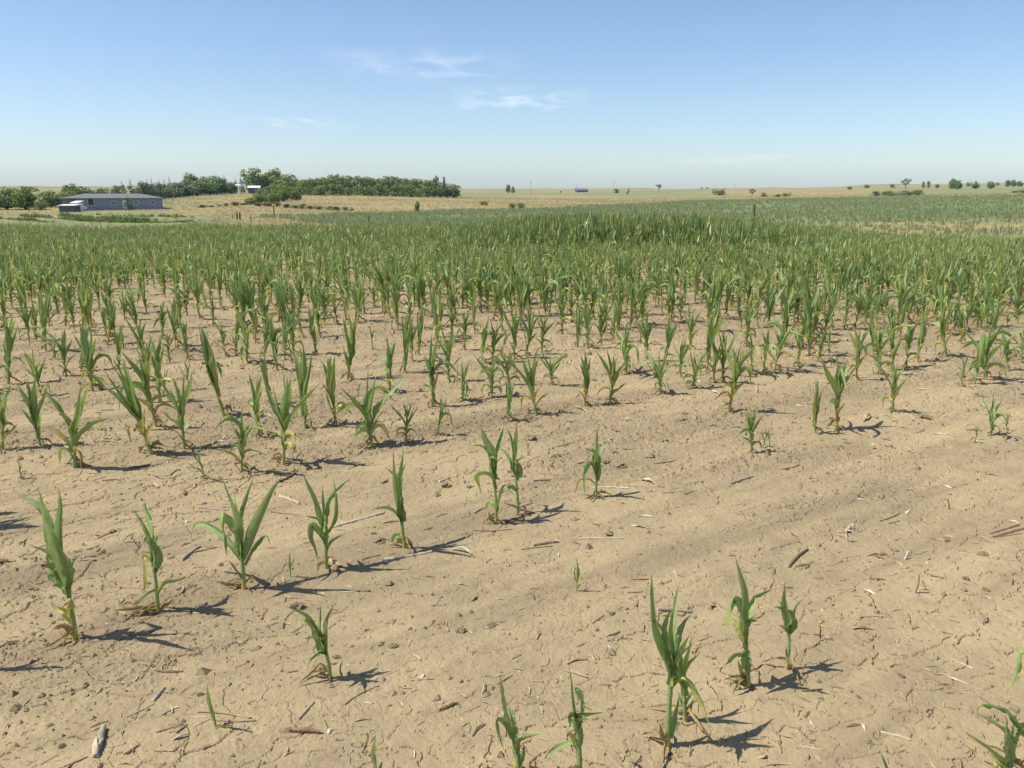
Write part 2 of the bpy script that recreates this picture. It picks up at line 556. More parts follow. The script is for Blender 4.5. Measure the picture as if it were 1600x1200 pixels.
def cover(x, y):
    """grass share, green share of the grass; 0 grass = tilled soil"""
    r = np.hypot(x, y)
    az = np.arctan2(x, y)
    wob = 1 + 0.10 * fbm(az * 14, r * 0.0 + 3.3, 3, 61)
    edge1 = np.interp(az, [az_px(0), az_px(300), az_px(420), az_px(1250), az_px(1420), az_px(1600)], [76, 72, 72, 68, 54, 50]) * wob
    grass = smooth01(-1.5, 1.5, r - edge1)
    lo2 = np.interp(az, [az_px(400), az_px(430), az_px(500), az_px(580), az_px(1330), az_px(1420), az_px(1600)], [128, 118, 92, 76, 74, 86, 92])
    hi2 = np.interp(az, [az_px(420), az_px(520), az_px(640), az_px(800), az_px(950), az_px(1030), az_px(1080), az_px(1300), az_px(1600)],
                    [140, 165, 190, 205, 240, 300, 365, 395, 420]) * (1 + 0.05 * fbm(az * 20, r * 0, 3, 71))
    f2 = smooth01(-3, 3, r - lo2) * (1 - smooth01(-6, 6, r - hi2)) * (az > az_px(405))
    swale = (1 - smooth01(az_px(330), az_px(430), az)) * (1 - smooth01(170, 215, r)) * 0.95
    swale = swale * smooth01(-0.45, 0.10, fbm(x * 0.05, y * 0.05, 3, 81))
    far = 0.75 * smooth01(0.0, 0.25, fbm(x * 0.006 + 5, y * 0.004, 3, 91)) * smooth01(250, 500, r)
    rightfar = 0.8 * smooth01(az_px(1280), az_px(1480), az) * smooth01(420, 560, r) * (1 - smooth01(700, 1100, r))
    behind_house = 0.5 * (1 - smooth01(az_px(250), az_px(420), az)) * smooth01(210, 260, r) * (1 - smooth01(380, 420, r))
    tanpatch = 0.75 * (az > az_px(1250)) * (r < 120) * smooth01(-0.30, 0.15, fbm(x * 0.12, y * 0.12, 3, 95))
    green = np.clip(np.maximum.reduce([f2, tanpatch, swale, far, rightfar, behind_house]), 0, 1)
    return grass, green, f2


def build_ground():
    NA = 970
    half = math.radians(37.5)
    az = np.linspace(-half, half, NA)
    outer = np.radians(np.concatenate([[38.2, 39.5, 42, 45], np.arange(50, 181, 10)]))
    az = np.concatenate([-outer[::-1][1:], az, outer])          # ends at +180, starts after -180
    radii = [0.35, 0.8, 1.2, 1.5]
    r, q = 1.55, 0.0025
    while r < 3300:
        radii.append(r)
        if r > 6.5:
            q = min(q * 1.028, 0.05)
        r *= 1 + q
    radii.append(3300)
    R = np.array(radii)
    A, RR = np.meshgrid(az, R)
    X, Y = RR * np.sin(A), RR * np.cos(A)
    x, y, rr = X.ravel(), Y.ravel(), RR.ravel()
    aa = A.ravel()
    ia = np.gradient(az)
    lat = np.tile(ia, len(R)) * rr
    rad = np.repeat(np.gradient(R), len(az))
    fine = (rr > 1.4) & (rr < 14) & (np.abs(aa) <= half + 1e-6)
    depth = np.zeros_like(x)

    def crack_field(xf, yf, size, seed, warp):
        """vector from each point to its nearest cell border, with a number for that border"""
        wx = xf + warp * size * fbm(xf / size * 1.1, yf / size * 1.1, 3, seed + 1, 0.5)
        wy = yf + warp * size * fbm(xf / size * 1.1 + 40, yf / size * 1.1, 3, seed + 2, 0.5)
        s = (wx * RD[0] + wy * RD[1]) / 1.35
        n = wx * RN[0] + wy * RN[1]
        gx, gy = np.floor(s / size), np.floor(n / size)
        best1 = np.full(len(s), 1e9)
        best2 = np.full(len(s), 1e9)
        p1 = np.zeros((len(s), 2))
        p2 = np.zeros((len(s), 2))
        h1 = np.zeros(len(s))
        h2 = np.zeros(len(s))
        for dx in (-1, 0, 1):
            for dy in (-1, 0, 1):
                cx, cy = gx + dx, gy + dy
                qx = (cx + 0.5 + 0.9 * (hash2(cx, cy, seed) - 0.5)) * size
                qy = (cy + 0.5 + 0.9 * (hash2(cx, cy, seed + 9) - 0.5)) * size
                hh = hash2(cx, cy, seed + 17)
                d = (s - qx) ** 2 + (n - qy) ** 2
                c1 = d < best1
                c2 = (~c1) & (d < best2)
                best2 = np.where(c1, best1, np.where(c2, d, best2))
                p2[c1] = p1[c1]
                h2[c1] = h1[c1]
                p2[c2, 0], p2[c2, 1], h2[c2] = qx[c2], qy[c2], hh[c2]
                best1 = np.where(c1, d, best1)
                p1[c1, 0], p1[c1, 1], h1[c1] = qx[c1], qy[c1], hh[c1]
        dv = p2 - p1
        L = np.maximum(np.hypot(dv[:, 0], dv[:, 1]), 1e-6)
        dist = (best2 - best1) / (2 * L)
        ds, dn = dv[:, 0] / L * dist * 1.35, dv[:, 1] / L * dist
        edge = np.mod((h1 + h2) * 7.31 + h1 * h2 * 31.7, 1.0)
        return ds * RD[0] + dn * RN[0], ds * RD[1] + dn * RN[1], edge

    def cracks(size, dep, seed, keep, warp, wide):
        F_ = np.nonzero(fine)[0]
        mx, my, edge = crack_field(x[F_], y[F_], size, seed, warp)
        c = np.hypot(mx, my) < 4 * np.maximum(lat[F_], rad[F_])
        F_, mx, my = F_[c], mx[c], my[c]
        bx, by, edge = crack_field(x[F_] + mx, y[F_] + my, size, seed, warp)
        cx_, cy_, edge = crack_field(x[F_] + mx + bx, y[F_] + my + by, size, seed, warp)
        # the border may be met from the far side: take the step that ends nearest to it
        mx, my = mx + bx + cx_, my + by + cy_
        xf, yf = x[F_], y[F_]
        md = np.maximum(np.hypot(mx, my), 1e-9)
        ux, uy = mx / md, my / md
        sn, cs = np.sin(aa[F_]), np.cos(aa[F_])
        thr = 0.55 * (np.abs(ux * cs - uy * sn) * lat[F_] + np.abs(ux * sn + uy * cs) * rad[F_])
        region = smooth01(-0.38, 0.05, fbm(xf * 0.9, yf * 0.9, 3, seed + 30))
        live = (edge < keep) & (region > 0.05)
        on = (md < thr) & live
        close = (~on) & (md < 3 * thr) & live
        pull = md[close] - (wide * thr[close] + np.maximum(md[close] - thr[close], 0) * (3 - wide) / 2)
        x[F_[close]] += ux[close] * pull
        y[F_[close]] += uy[close] * pull
        idx = F_[on]
        x[idx] += mx[on]
        y[idx] += my[on]
        wvar = 0.35 + 0.65 * (edge[on] / keep)
        depth[idx] = np.maximum(depth[idx], dep * wvar * (0.3 + 0.6 * region[on]))

    cracks(0.075, 0.005, 300, 0.45, 0.7, 0.6)
    cracks(0.165, 0.013, 100, 0.86, 0.8, 0.55)
    depth *= 1 - smooth01(7, 13, rr)
    z = ground_z(x, y)
    nearf = 1 - smooth01(10, 30, rr)
    # rough, cloddy soil in patches (old rows), smooth crusted silt elsewhere
    s = x * RD[0] + y * RD[1]
    n = x * RN[0] + y * RN[1]
    patch = smooth01(-0.02, 0.30, fbm(s * 0.45, n * 1.1, 4, 140))
    stripe = smooth01(0.25, 0.95, np.cos((n - ROW0 + 0.14) * 2 * math.pi / ROWS)) * smooth01(-0.25, 0.2, fbm(s * 0.7, n, 2, 150))
    rough = np.clip(patch * 0.55 + stripe * 0.35, 0, 1) * (0.45 + 0.55 * smooth01(2.6, 4.2, rr)) + 0.25 * smooth01(4.2, 8, rr)
    b1 = fbm(x * 11, y * 11, 3, 160)
    clods = np.maximum(fbm(x * 30, y * 30, 3, 170, 0.7) - 0.16, 0) ** 1.2
    z = z + nearf * (rough * (0.010 * b1 + 0.042 * clods) + 0.0045 * fbm(x * 45, y * 45, 3, 180, 0.7) * (0.35 + rough))
    z = z - depth
    V = np.stack([x, y, z], 1)
    V = np.vstack([V, [[0, 0, float(ground_z(0.0, 0.0))]]])
    grass, green, f2 = cover(x, y)
    rp = rough * (1 - smooth01(12, 30, rr))
    att = np.stack([grass, green, rp, np.ones_like(x)], 1)
    att = np.vstack([att, [[0, 0, 0, 1]]])
    nA, nR = len(az), len(R)
    i = np.arange(nR - 1)[:, None] * nA
    j = np.arange(nA)[None, :]
    j2 = (j + 1) % nA
    quads = np.stack([(i + j), (i + j2), (i + nA + j2), (i + nA + j)], -1).reshape(-1, 4)[:, ::-1]
    c = len(V) - 1
    tris = np.stack([np.full(nA, c), (np.arange(nA) + 1) % nA, np.arange(nA)], 1)[:, ::-1]
    sm_q = np.repeat(R[:-1] > 12, nA)
    me = mesh_np('ground', V, [quads, tris], np.concatenate([sm_q, np.ones(nA, bool)]), [M['ground']], att)
    # outward normals must point up
    if me.polygons[nA * 40 + nA // 2].normal.z < 0:
        me.flip_normals()
    link('ground', me, kind='structure', label='cracked tan soil of the corn field and dry grassland beyond')


build_ground()


# ------------------------------------------------------------------ leaf blades
def catmull(P, n):
    P = np.asarray(P, float)
    if len(P) == 2:
        t = np.linspace(0, 1, n)[:, None]
        return P[0] * (1 - t) + P[1] * t
    Q = np.vstack([2 * P[0] - P[1], P, 2 * P[-1] - P[-2]])
    seg = np.linalg.norm(np.diff(P, axis=0), axis=1)
    cum = np.concatenate([[0], np.cumsum(seg)])
    ts = np.linspace(0, cum[-1], n)
    out = []
    for t in ts:
        k = min(int(np.searchsorted(cum, t, 'right')) - 1, len(P) - 2)
        u = (t - cum[k]) / max(seg[k], 1e-9)
        a, b, c, d = Q[k], Q[k + 1], Q[k + 2], Q[k + 3]
        out.append(0.5 * ((2 * b) + (-a + c) * u + (2 * a - 5 * b + 4 * c - d) * u * u + (-a + 3 * b - 3 * c + d) * u ** 3))
    return np.array(out)


def blade(path, width, side0, nseg=12, across=5, fold=0.7, twist=0.0, dry=0.0, tipdry=0.3, tone=0.5, ripple=0.12, base=0.55, seed=0, crink=0.0):
    """one folded, tapering leaf blade along a path -> verts, faces, attribute"""
    C = catmull(path, nseg + 1)
    T = np.gradient(C, axis=0)
    T /= np.maximum(np.linalg.norm(T, axis=1)[:, None], 1e-9)
    side = np.asarray(side0, float)
    V, A = [], []
    ts = np.linspace(0, 1, nseg + 1)
    us = np.linspace(-1, 1, across)
    ph = (seed * 1.7) % 6.28
    for i, t in enumerate(ts):
        side = side - T[i] * np.dot(side, T[i])
        ln = np.linalg.norm(side)
        side = side / ln if ln > 1e-6 else np.array([1.0, 0, 0])
        nrm = np.cross(T[i], side)
        a = twist * t
        s2 = side * math.cos(a) + nrm * math.sin(a)
        n2 = nrm * math.cos(a) - side * math.sin(a)
        w = base + (1 - base) * math.sin(min(t / 0.32, 1) * math.pi / 2)
        if t > 0.3:
            w *= max(1 - ((t - 0.3) / 0.7) ** 1.7, 0.015)
        w *= width * 0.5
        fd = fold + (1.15 - fold) * max(0, 1 - t / 0.22) * 0.8
        for u in us:
            rp = ripple * w * (math.sin(9.0 * t + ph + (1.9 if u > 0 else 0)) * abs(u) ** 2 + crink * math.sin(31.0 * t + 2.3 * u + ph * 1.7) * (0.35 + abs(u)) + crink * 0.7 * math.sin(53.0 * t - 3.1 * u + ph))
            lat = u * math.cos(fd * abs(u) ** 0.5)
            nor = abs(u) ** 1.4 * math.sin(fd)
            V.append(C[i] + s2 * lat * w + n2 * (nor * w + rp))
            d = dry + tipdry * max(0, (t - 0.72) / 0.28) ** 1.5 + 0.10 * abs(u) * max(0, t - 0.4)
            A.append((min(d, 1.0), tone, (u + 1) / 2, 1))
    Fq = []
    for i in range(nseg):
        for k in range(across - 1):
            b = i * across + k
            Fq.append((b, b + 1, b + across + 1, b + across))
    return np.array(V), np.array(Fq), np.array(A)


def stalk_geo(path, r0, r1, n=8, seg=8, dry_base=0.75, tone=0.5):
    C = catmull(path, seg + 1)
    T = np.gradient(C, axis=0)
    V, A = [], []
    for i in range(seg + 1):
        t = i / seg
        r = r0 + (r1 - r0) * t
        if i % 3 == 1:
            r *= 1.14
        tt = T[i] / np.linalg.norm(T[i])
        s = np.cross(tt, [0.1, 0.9, 0.2])
        s /= np.linalg.norm(s)
        u = np.cross(s, tt)
        for k in range(n):
            a = 2 * math.pi * k / n
            V.append(C[i] + (s * math.cos(a) + u * math.sin(a)) * r)
            A.append((max(0.0, dry_base * (1 - t / 0.45)) ** 1.0, tone, 0.35, 1))
    Fq = []
    for i in range(seg):
        for k in range(n):
            k2 = (k + 1) % n
            Fq.append((i * n + k, i * n + k2, (i + 1) * n + k2, (i + 1) * n + k))
    return np.array(V), np.array(Fq), np.array(A)


def tf(name, geo, mat='leaf', smooth=True):
    V, Fq, A = geo
    return mesh_np(name, V, [Fq], smooth, [M[mat]], A)


def corn_geo(rnd, kind, lod):
    """generic plant one unit tall, root at the origin -> list of (part name, geometry)"""
    parts = []
    nseg, across, sides, sseg = {0: (11, 5, 8, 8), 1: (6, 3, 5, 4), 2: (3, 2, 3, 2)}[lod]
    lean = rnd.uniform(-0.10, 0.10), rnd.uniform(-0.10, 0.10)
    top = rnd.uniform(0.36, 0.46) if kind != 'wide' else rnd.uniform(0.28, 0.36)
    sp = [(0, 0, -0.05), (lean[0] * 0.25, lean[1] * 0.25, top * 0.5), (lean[0] * 0.6, lean[1] * 0.6, top)]
    tone = rnd.uniform(0.15, 0.85)
    parts.append(('stalk', stalk_geo(sp, 0.022, 0.012, sides, sseg, rnd.uniform(0.5, 0.95), min(1, tone + 0.3))))
    plane = rnd.uniform(0, math.pi)
    spread = {'narrow': 0.62, 'mid': 0.95, 'wide': 1.30, 'yellow': 0.9, 'small': 1.0}[kind]
    n = {'narrow': 6, 'mid': 7, 'wide': 8, 'yellow': 7, 'small': 4}[kind]
    if lod == 2:
        n += 2
    for k in range(n):
        f = k / (n - 1)
        az = plane + (k % 2) * math.pi + rnd.uniform(-0.6, 0.6)
        o = np.array([math.cos(az), math.sin(az), 0])
        z0 = top * (0.22 + 0.78 * f)
        base = np.array([lean[0] * z0 / top * 0.6, lean[1] * z0 / top * 0.6, z0])
        low = f < 0.34
        if kind == 'small':
            L = rnd.uniform(0.45, 0.6)
        else:
            L = rnd.uniform(0.34, 0.52) if low else rnd.uniform(0.52, 0.88)
        ang = (0.85 - 0.62 * f) * spread * rnd.uniform(0.6, 1.35)          # from vertical
        ang = max(0.06, min(ang, 1.35))
        up = np.array([0, 0, 1.0])
        d0 = o * math.sin(ang * 0.6) + up * math.cos(ang * 0.6)
        d1 = o * math.sin(ang) + up * math.cos(ang)
        p = [base - o * 0.004, base + d0 * L * 0.33]
        droop = rnd.random() < (0.65 if low else 0.22) * (1.2 if kind in ('wide', 'yellow') else 0.9)
        if droop:
            a2 = ang + rnd.uniform(0.5, 0.9)
            p.append(p[-1] + (o * math.sin(a2) + up * math.cos(a2)) * L * 0.26)
            a3 = ang + rnd.uniform(1.3, 2.2)
            p.append(p[-1] + (o * math.sin(a3) + up * math.cos(a3)) * L * 0.40)
        else:
            side = np.array([-o[1], o[0], 0]) * rnd.uniform(-0.12, 0.12)
            p.append(p[-1] + (d1 + side) * L * 0.34)
            a3 = ang * rnd.uniform(0.7, 1.25)
            p.append(p[-1] + (o * math.sin(a3) + up * math.cos(a3) + side) * L * 0.36)
        p = np.array(p)
        p[:, 2] = np.maximum(p[:, 2], 0.012)
        zmax = p[:, 2].max()
        if zmax > 1.0:
            p[:, 2] = base[2] + (p[:, 2] - base[2]) * (1.0 - base[2]) / (zmax - base[2])
        w = rnd.uniform(0.10, 0.15) * (0.8 if low else 1.0) * (0.62 if lod == 2 else 1.0)
        if kind == 'small':
            w *= 0.8
        dry = 0.0
        if low:
            dry = rnd.choice([0.0, 0.25, 0.5, 0.75]) if kind != 'yellow' else rnd.choice([0.45, 0.6, 0.75])
        elif rnd.random() < (0.45 if kind == 'yellow' else 0.10):
            dry = rnd.uniform(0.2, 0.45)
        if low and dry > 0.7:
            w *= 0.7
        g = blade(p, w * (1.15 if lod == 2 else 1), (-o[1], o[0], 0), nseg, across, rnd.uniform(0.45, 1.15), rnd.uniform(-1.2, 1.2), dry,
                  rnd.choice([0.1, 0.35, 0.7, 1.0]), min(1, max(0, tone + rnd.uniform(-0.25, 0.25))), 0.30 if lod == 0 else 0.0, 0.5, rnd.random() * 9, 0.4 if lod == 0 else 0.0)
        parts.append(('leaf', g))
    # withered leaves fallen round the foot
    for k in range({0: 3, 1: 1, 2: 0}[lod]):
        az = rnd.uniform(0, 6.28)
        o = np.array([math.cos(az), math.sin(az), 0])
        q = np.array([-o[1], o[0], 0]) * rnd.uniform(-0.06, 0.06)
        L = rnd.uniform(0.10, 0.24)
        p = [np.array([0, 0, rnd.uniform(0.05, 0.14)]), o * L * 0.45 + q + [0, 0, rnd.uniform(0.03, 0.10)], o * L + [0, 0, 0.012]]
        parts.append(('leaf', blade(p, rnd.uniform(0.04, 0.075), (-o[1], o[0], 0), nseg, across, 1.1, rnd.uniform(-2, 2), rnd.uniform(0.8, 1.0), 0.1, 0.5,
                                    0.5 if lod == 0 else 0.0, 0.6, rnd.random() * 9, 0.5 if lod == 0 else 0.0)))
    # whorl spikes at the top
    for k in range({'narrow': 2, 'mid': 2, 'wide': 2, 'yellow': 2, 'small': 1}[kind]):
        az = plane + rnd.uniform(0, 6.28)
        o = np.array([math.cos(az), math.sin(az), 0])
        b = np.array([lean[0] * 0.6, lean[1] * 0.6, top * 0.92])
        hgt = 1.0 if k == 0 else rnd.uniform(0.82, 0.96)
        tip = b + o * rnd.uniform(0.04, 0.22) * spread
        tip[2] = hgt
        midp = (b + tip) / 2 + o * rnd.uniform(-0.02, 0.03)
        g = blade([b, midp, tip], rnd.uniform(0.065, 0.10), (-o[1], o[0], 0), nseg, across, rnd.uniform(0.8, 1.3), rnd.uniform(-0.8, 0.8), 0.0, 0.15,
                  min(1, tone + 0.1), 0.1 if lod == 0 else 0.0, 0.7, rnd.random() * 9)
        parts.append(('leaf', g))
    return parts


KINDS = ['narrow', 'mid', 'wide', 'yellow', 'small']
VAR = {}
for ki, kd in enumerate(KINDS):
    VAR[kd] = []
    for v in range({'narrow': 11, 'mid': 12, 'wide': 8, 'yellow': 6, 'small': 4}[kd]):
        rnd = random.Random(900 + ki * 31 + v)
        VAR[kd].append([(nm, tf('corn_' + nm, g)) for nm, g in corn_geo(rnd, kd, 0)])

THINGS = []          # (empty, ground position, height, kind word) of every corn plant that is a thing


def place_corn(pos, height, kind, rnd, width=1.0):
    e = bpy.data.objects.new('corn_plant', None)
    e.empty_display_size = 0.1
    COL.objects.link(e)
    e.location = (pos[0], pos[1], pos[2] - 0.004)
    yaw = rnd.uniform(0, 6.283)
    e.rotation_euler = (rnd.gauss(0, 0.07), rnd.gauss(0, 0.07), yaw)
    e.scale = (height * width, height * width, height)
    for nm, me in rnd.choice(VAR[kind]):
        o = bpy.data.objects.new(nm, me)
        COL.objects.link(o)
        o.parent = e
    THINGS.append([e, np.asarray(pos), height, kind, None])
    return e


# ------------------------------------------------------------------ the nearest corn plants, shaped one by one
# view: (x0, y0, scale) of an enlarged look at the photograph; stalk and leaves are traced in it, then given depth
HERO = []


def hero(view, stalk, leaves, label, rw=1.0, yaw=0.5):
    x0, y0, s = view
    full = lambda p: (x0 + p[0] / s, y0 + p[1] / s)
    bx, by = full(stalk[0])
    base = hit(bx, by)
    rnd = random.Random(int(bx * 7 + by))
    depth0 = base[1] * CP - (base[2] - CAM_H) * SP

    def to3d(px, py, dd):
        d = ray(px, py)
        p = CAMP + d * (base[1] / d[1])
        k = 1 + dd / np.linalg.norm(p - CAMP)
        return CAMP + (p - CAMP) * k

    e = bpy.data.objects.new('corn_plant', None)
    COL.objects.link(e)
    e.location = base
    e['label'] = label
    e['category'] = 'corn plant'
    e['group'] = 'drought-stressed corn plants in the field'
    SPt = [to3d(*full(p), 0.0) - base for p in stalk]
    SPt[0][2] -= 0.03
    r = 0.0062 * rw
    o = bpy.data.objects.new('stalk', tf('corn_stalk', stalk_geo(SPt, r * 1.15, r * 0.6, 9, 10, rnd.uniform(0.6, 0.9), 0.75)))
    COL.objects.link(o)
    o.parent = e
    for li, lf in enumerate(leaves):
        w, dry, pts = lf[0], lf[1], lf[2]
        sgn = 1 if (li % 2) else -1
        k = sgn * rnd.uniform(0.25, 0.75) * (1 if yaw >= 0 else -1)
        P = []
        acc = 0.0
        prev = None
        for q in pts:
            fx, fy = full(q)
            if prev is not None:
                acc += math.hypot(fx - prev[0], fy - prev[1])
            prev = (fx, fy)
            P.append((fx, fy, acc))
        tot = max(acc, 1e-6)
        pts3 = []
        for fx, fy, a in P:
            off = (a / F * depth0) * k * 0.75 * (0.5 + 0.5 * a / tot)
            p = to3d(fx, fy, off) - base
            gz = float(ground_z(p[0] + base[0], p[1] + base[1])) - base[2]
            p[2] = max(p[2], gz + 0.006)
            pts3.append(p)
        pts3 = np.array(pts3)
        t0 = pts3[min(1, len(pts3) - 1)] - pts3[0]
        view_dir = (pts3[0] + base - CAMP)
        side = np.cross(t0, view_dir)
        side /= np.linalg.norm(side) + 1e-9
        nrm = np.cross(side, t0)
        nrm /= np.linalg.norm(nrm) + 1e-9
        a = rnd.uniform(-0.7, 0.7)
        side = side * math.cos(a) + nrm * math.sin(a)
        wm = w / s / F * depth0 * (1.62 if w < 50 else 1.32)
        g = blade(pts3, wm, side, 26, 7, rnd.uniform(0.55, 1.3), rnd.uniform(-1.2, 1.2), dry, rnd.choice([0.35, 0.6, 0.95]) if dry < 0.6 else 0.2,
                  rnd.uniform(0.25, 0.9), 0.34, 0.6 if dry < 0.6 else 0.4, rnd.random() * 9, 0.5 if w >= 50 else 0.14)
        o = bpy.data.objects.new('leaf', tf('corn_leaf_blade', g))
        COL.objects.link(o)
        o.parent = e
        if dry >= 0.7:
            o['label'] = 'dried brown leaf at the foot of the stalk'
        elif dry >= 0.4:
            o['label'] = 'yellowed lower leaf'
    if rw >= 1.0:
        # withered lower leaves crumpled round the foot, and one more rolled blade in the whorl
        for k in range(3):
            az = rnd.uniform(0, 6.28)
            o_ = np.array([math.cos(az), math.sin(az), 0])
            L = rnd.uniform(0.045, 0.12)
            q = np.array([-o_[1], o_[0], 0]) * rnd.uniform(-0.025, 0.025)
            P3 = [np.array([0, 0, rnd.uniform(0.015, 0.05)]), o_ * L * 0.5 + q + [0, 0, rnd.uniform(0.012, 0.04)], o_ * L + q * 2]
            P3[2][2] = float(ground_z(base[0] + P3[2][0], base[1] + P3[2][1])) - base[2] + 0.006
            g = blade(P3, rnd.uniform(0.011, 0.022), (-o_[1], o_[0], 0), 10, 5, 1.1, rnd.uniform(-2.2, 2.2), rnd.uniform(0.78, 1.0), 0.1, 0.5, 0.5, 0.6, rnd.random() * 9, 0.5)
            lo = bpy.data.objects.new('leaf', tf('withered_leaf', g))
            COL.objects.link(lo)
            lo.parent = e
            lo['label'] = 'withered brown leaf crumpled on the soil'
        top_ = np.array(SPt[-1])
        low_ = np.array(SPt[-2])
        for k in range(2):
            az = rnd.uniform(0, 6.28)
            o_ = np.array([math.cos(az), math.sin(az), 0])
            ht = np.linalg.norm(top_ - low_)
            P3 = [low_, top_ + o_ * 0.012, top_ + (top_ - low_) * rnd.uniform(0.5, 0.9) + o_ * rnd.uniform(0.03, 0.08)]
            g = blade(P3, rnd.uniform(0.022, 0.034), (-o_[1], o_[0], 0), 16, 7, rnd.uniform(0.9, 1.3), rnd.uniform(-1, 1), 0.0, 0.6, rnd.uniform(0.4, 1.0), 0.3, 0.6, rnd.random() * 9, 0.3)
            lo = bpy.data.objects.new('leaf', tf('corn_leaf_blade', g))
            COL.objects.link(lo)
            lo.parent = e
    HERO.append((label, base))
    return e


V1, V2, V3, V4 = (0, 720, 4), (400, 720, 4), (400, 900, 4), (700, 600, 4)
V5, V6, V8 = (950, 860, 3.53), (1250, 900, 4), (700, 980, 5.333)
hero(V1, [(470, 1110), (455, 980), (430, 850), (395, 740), (350, 600)], [
    (70, 0, [(430, 850), (400, 720), (340, 560), (295, 430), (262, 320), (238, 160)]),
    (45, 0, [(340, 560), (300, 400), (250, 300), (160, 240), (72, 180)]),
    (46, 0, [(410, 660), (370, 520), (372, 400), (378, 270), (363, 165)]),
    (62, 0, [(430, 830), (385, 760), (335, 680), (300, 590), (330, 540)]),
    (58, 0, [(440, 800), (448, 700), (430, 620), (380, 550), (345, 480)]),
    (52, 0.1, [(425, 800), (375, 720), (345, 640), (310, 560), (290, 500)]),
    (46, 0.15, [(360, 560), (320, 480), (275, 420), (255, 430)]),
    (20, 0.1, [(440, 740), (452, 650), (480, 605), (520, 585)]),
    (45, 0.45, [(450, 970), (455, 890), (430, 860), (385, 920)]),
    (40, 0.5, [(445, 1010), (410, 940), (360, 920), (318, 880)]),
    (30, 0.9, [(465, 1090), (420, 1040), (370, 1035), (320, 1060)]),
    (26, 0.95, [(470, 1110), (420, 1130), (380, 1190)])],
    'tall twisted corn plant, leftmost in the front row, leaves rolled and leaning left', 1.35)
hero(V1, [(985, 945), (978, 800), (962, 660), (948, 560)], [
    (42, 0, [(955, 620), (920, 480), (880, 380), (812, 278)]),
    (46, 0, [(955, 600), (935, 450), (908, 340), (892, 240)]),
    (62, 0, [(972, 690), (988, 590), (950, 520), (900, 470), (902, 545)]),
    (50, 0, [(970, 700), (960, 600), (940, 500)]),
    (26, 0.2, [(960, 560), (965, 490), (992, 458)]),
    (32, 0.5, [(962, 640), (905, 605), (918, 720), (898, 825)]),
    (24, 0.4, [(985, 835), (1030, 755), (1110, 740), (1205, 705), (1242, 678)]),
    (30, 0.25, [(978, 800), (930, 830), (860, 890), (808, 932)]),
    (22, 0.95, [(985, 950), (900, 920), (800, 930), (700, 935)]),
    (32, 0.95, [(1000, 945), (1050, 905), (1085, 862)])],
    'slim corn plant with a yellow hanging leaf, second from left in front row', 1.2)
hero(V1, [(1525, 800), (1515, 640), (1500, 520), (1492, 420)], [
    (42, 0, [(1508, 600), (1480, 430), (1440, 270), (1385, 105)]),
    (44, 0, [(1515, 600), (1500, 400), (1540, 240), (1597, 75)]),
    (48, 0, [(1525, 620), (1580, 430), (1680, 220), (1762, 95)]),
    (34, 0, [(1505, 625), (1440, 520), (1330, 425), (1240, 395), (1205, 440), (1200, 520)]),
    (55, 0.05, [(1502, 550), (1450, 430), (1375, 350), (1400, 480), (1417, 605)]),
    (20, 0, [(1485, 440), (1470, 300), (1455, 170)]),
    (32, 0, [(1530, 650), (1580, 540), (1640, 470), (1672, 470), (1690, 530)]),
    (60, 0.05, [(1510, 600), (1505, 480), (1500, 380)]),
    (20, 0.9, [(1505, 735), (1455, 665), (1425, 620)]),
    (24, 0.95, [(1530, 815), (1450, 860), (1350, 890)])],
    'broad spreading corn plant with many arched leaves, third from left in front row', 1.3)
hero(V2, [(437, 670), (435, 540), (422, 440), (420, 380)], [
    (34, 0, [(425, 430), (390, 280), (340, 170), (292, 75)]),
    (50, 0, [(425, 430), (440, 290), (500, 190), (592, 108)]),
    (36, 0, [(432, 470), (490, 350), (500, 230), (482, 108)]),
    (20, 0, [(428, 400), (415, 270), (413, 130)]),
    (34, 0.1, [(428, 510), (390, 440), (345, 400), (335, 480), (370, 560), (395, 655)]),
    (40, 0.15, [(430, 480), (405, 430), (368, 405)]),
    (50, 0, [(432, 520), (425, 420), (430, 330)]),
    (22, 0.3, [(440, 570), (460, 510), (500, 480), (562, 452)])],
    'upright corn plant with a leaf hanging down, before the long pale stalk', 1.2)
hero(V2, [(930, 545), (912, 400), (898, 250), (892, 120)], [
    (36, 0, [(908, 390), (878, 200), (866, 60), (858, -85)]),
    (38, 0, [(912, 340), (905, 180), (912, 60), (925, -60), (915, -112)]),
    (60, 0, [(910, 380), (895, 280), (908, 230), (890, 190)]),
    (50, 0.1, [(908, 300), (890, 150), (900, 60)]),
    (34, 0.25, [(910, 380), (860, 320), (800, 298), (712, 308)]),
    (28, 0.3, [(922, 525), (885, 470), (852, 555), (828, 597)]),
    (20, 0.9, [(930, 540), (960, 500), (985, 540)])],
    'thin pole-like corn plant, fifth from left in front row, one leaf pointing left', 1.2)
hero(V4, [(300, 870), (300, 740), (287, 600), (282, 520)], [
    (40, 0, [(288, 540), (270, 420), (230, 340), (203, 258)]),
    (36, 0, [(292, 520), (290, 410), (320, 330), (356, 238)]),
    (72, 0, [(292, 600), (262, 520), (275, 450), (312, 475)]),
    (56, 0, [(292, 580), (300, 500), (290, 430)]),
    (22, 0.05, [(285, 470), (240, 420), (205, 388), (145, 385)]),
    (38, 0.35, [(300, 660), (270, 580), (222, 568), (195, 592), (213, 695)]),
    (34, 0, [(308, 795), (328, 705), (350, 640), (382, 625)]),
    (30, 0.25, [(300, 785), (270, 740), (232, 792)]),
    (22, 0.9, [(292, 862), (262, 830), (255, 790)])],
    'left plant of the two corn plants standing close together in front row', 1.25)
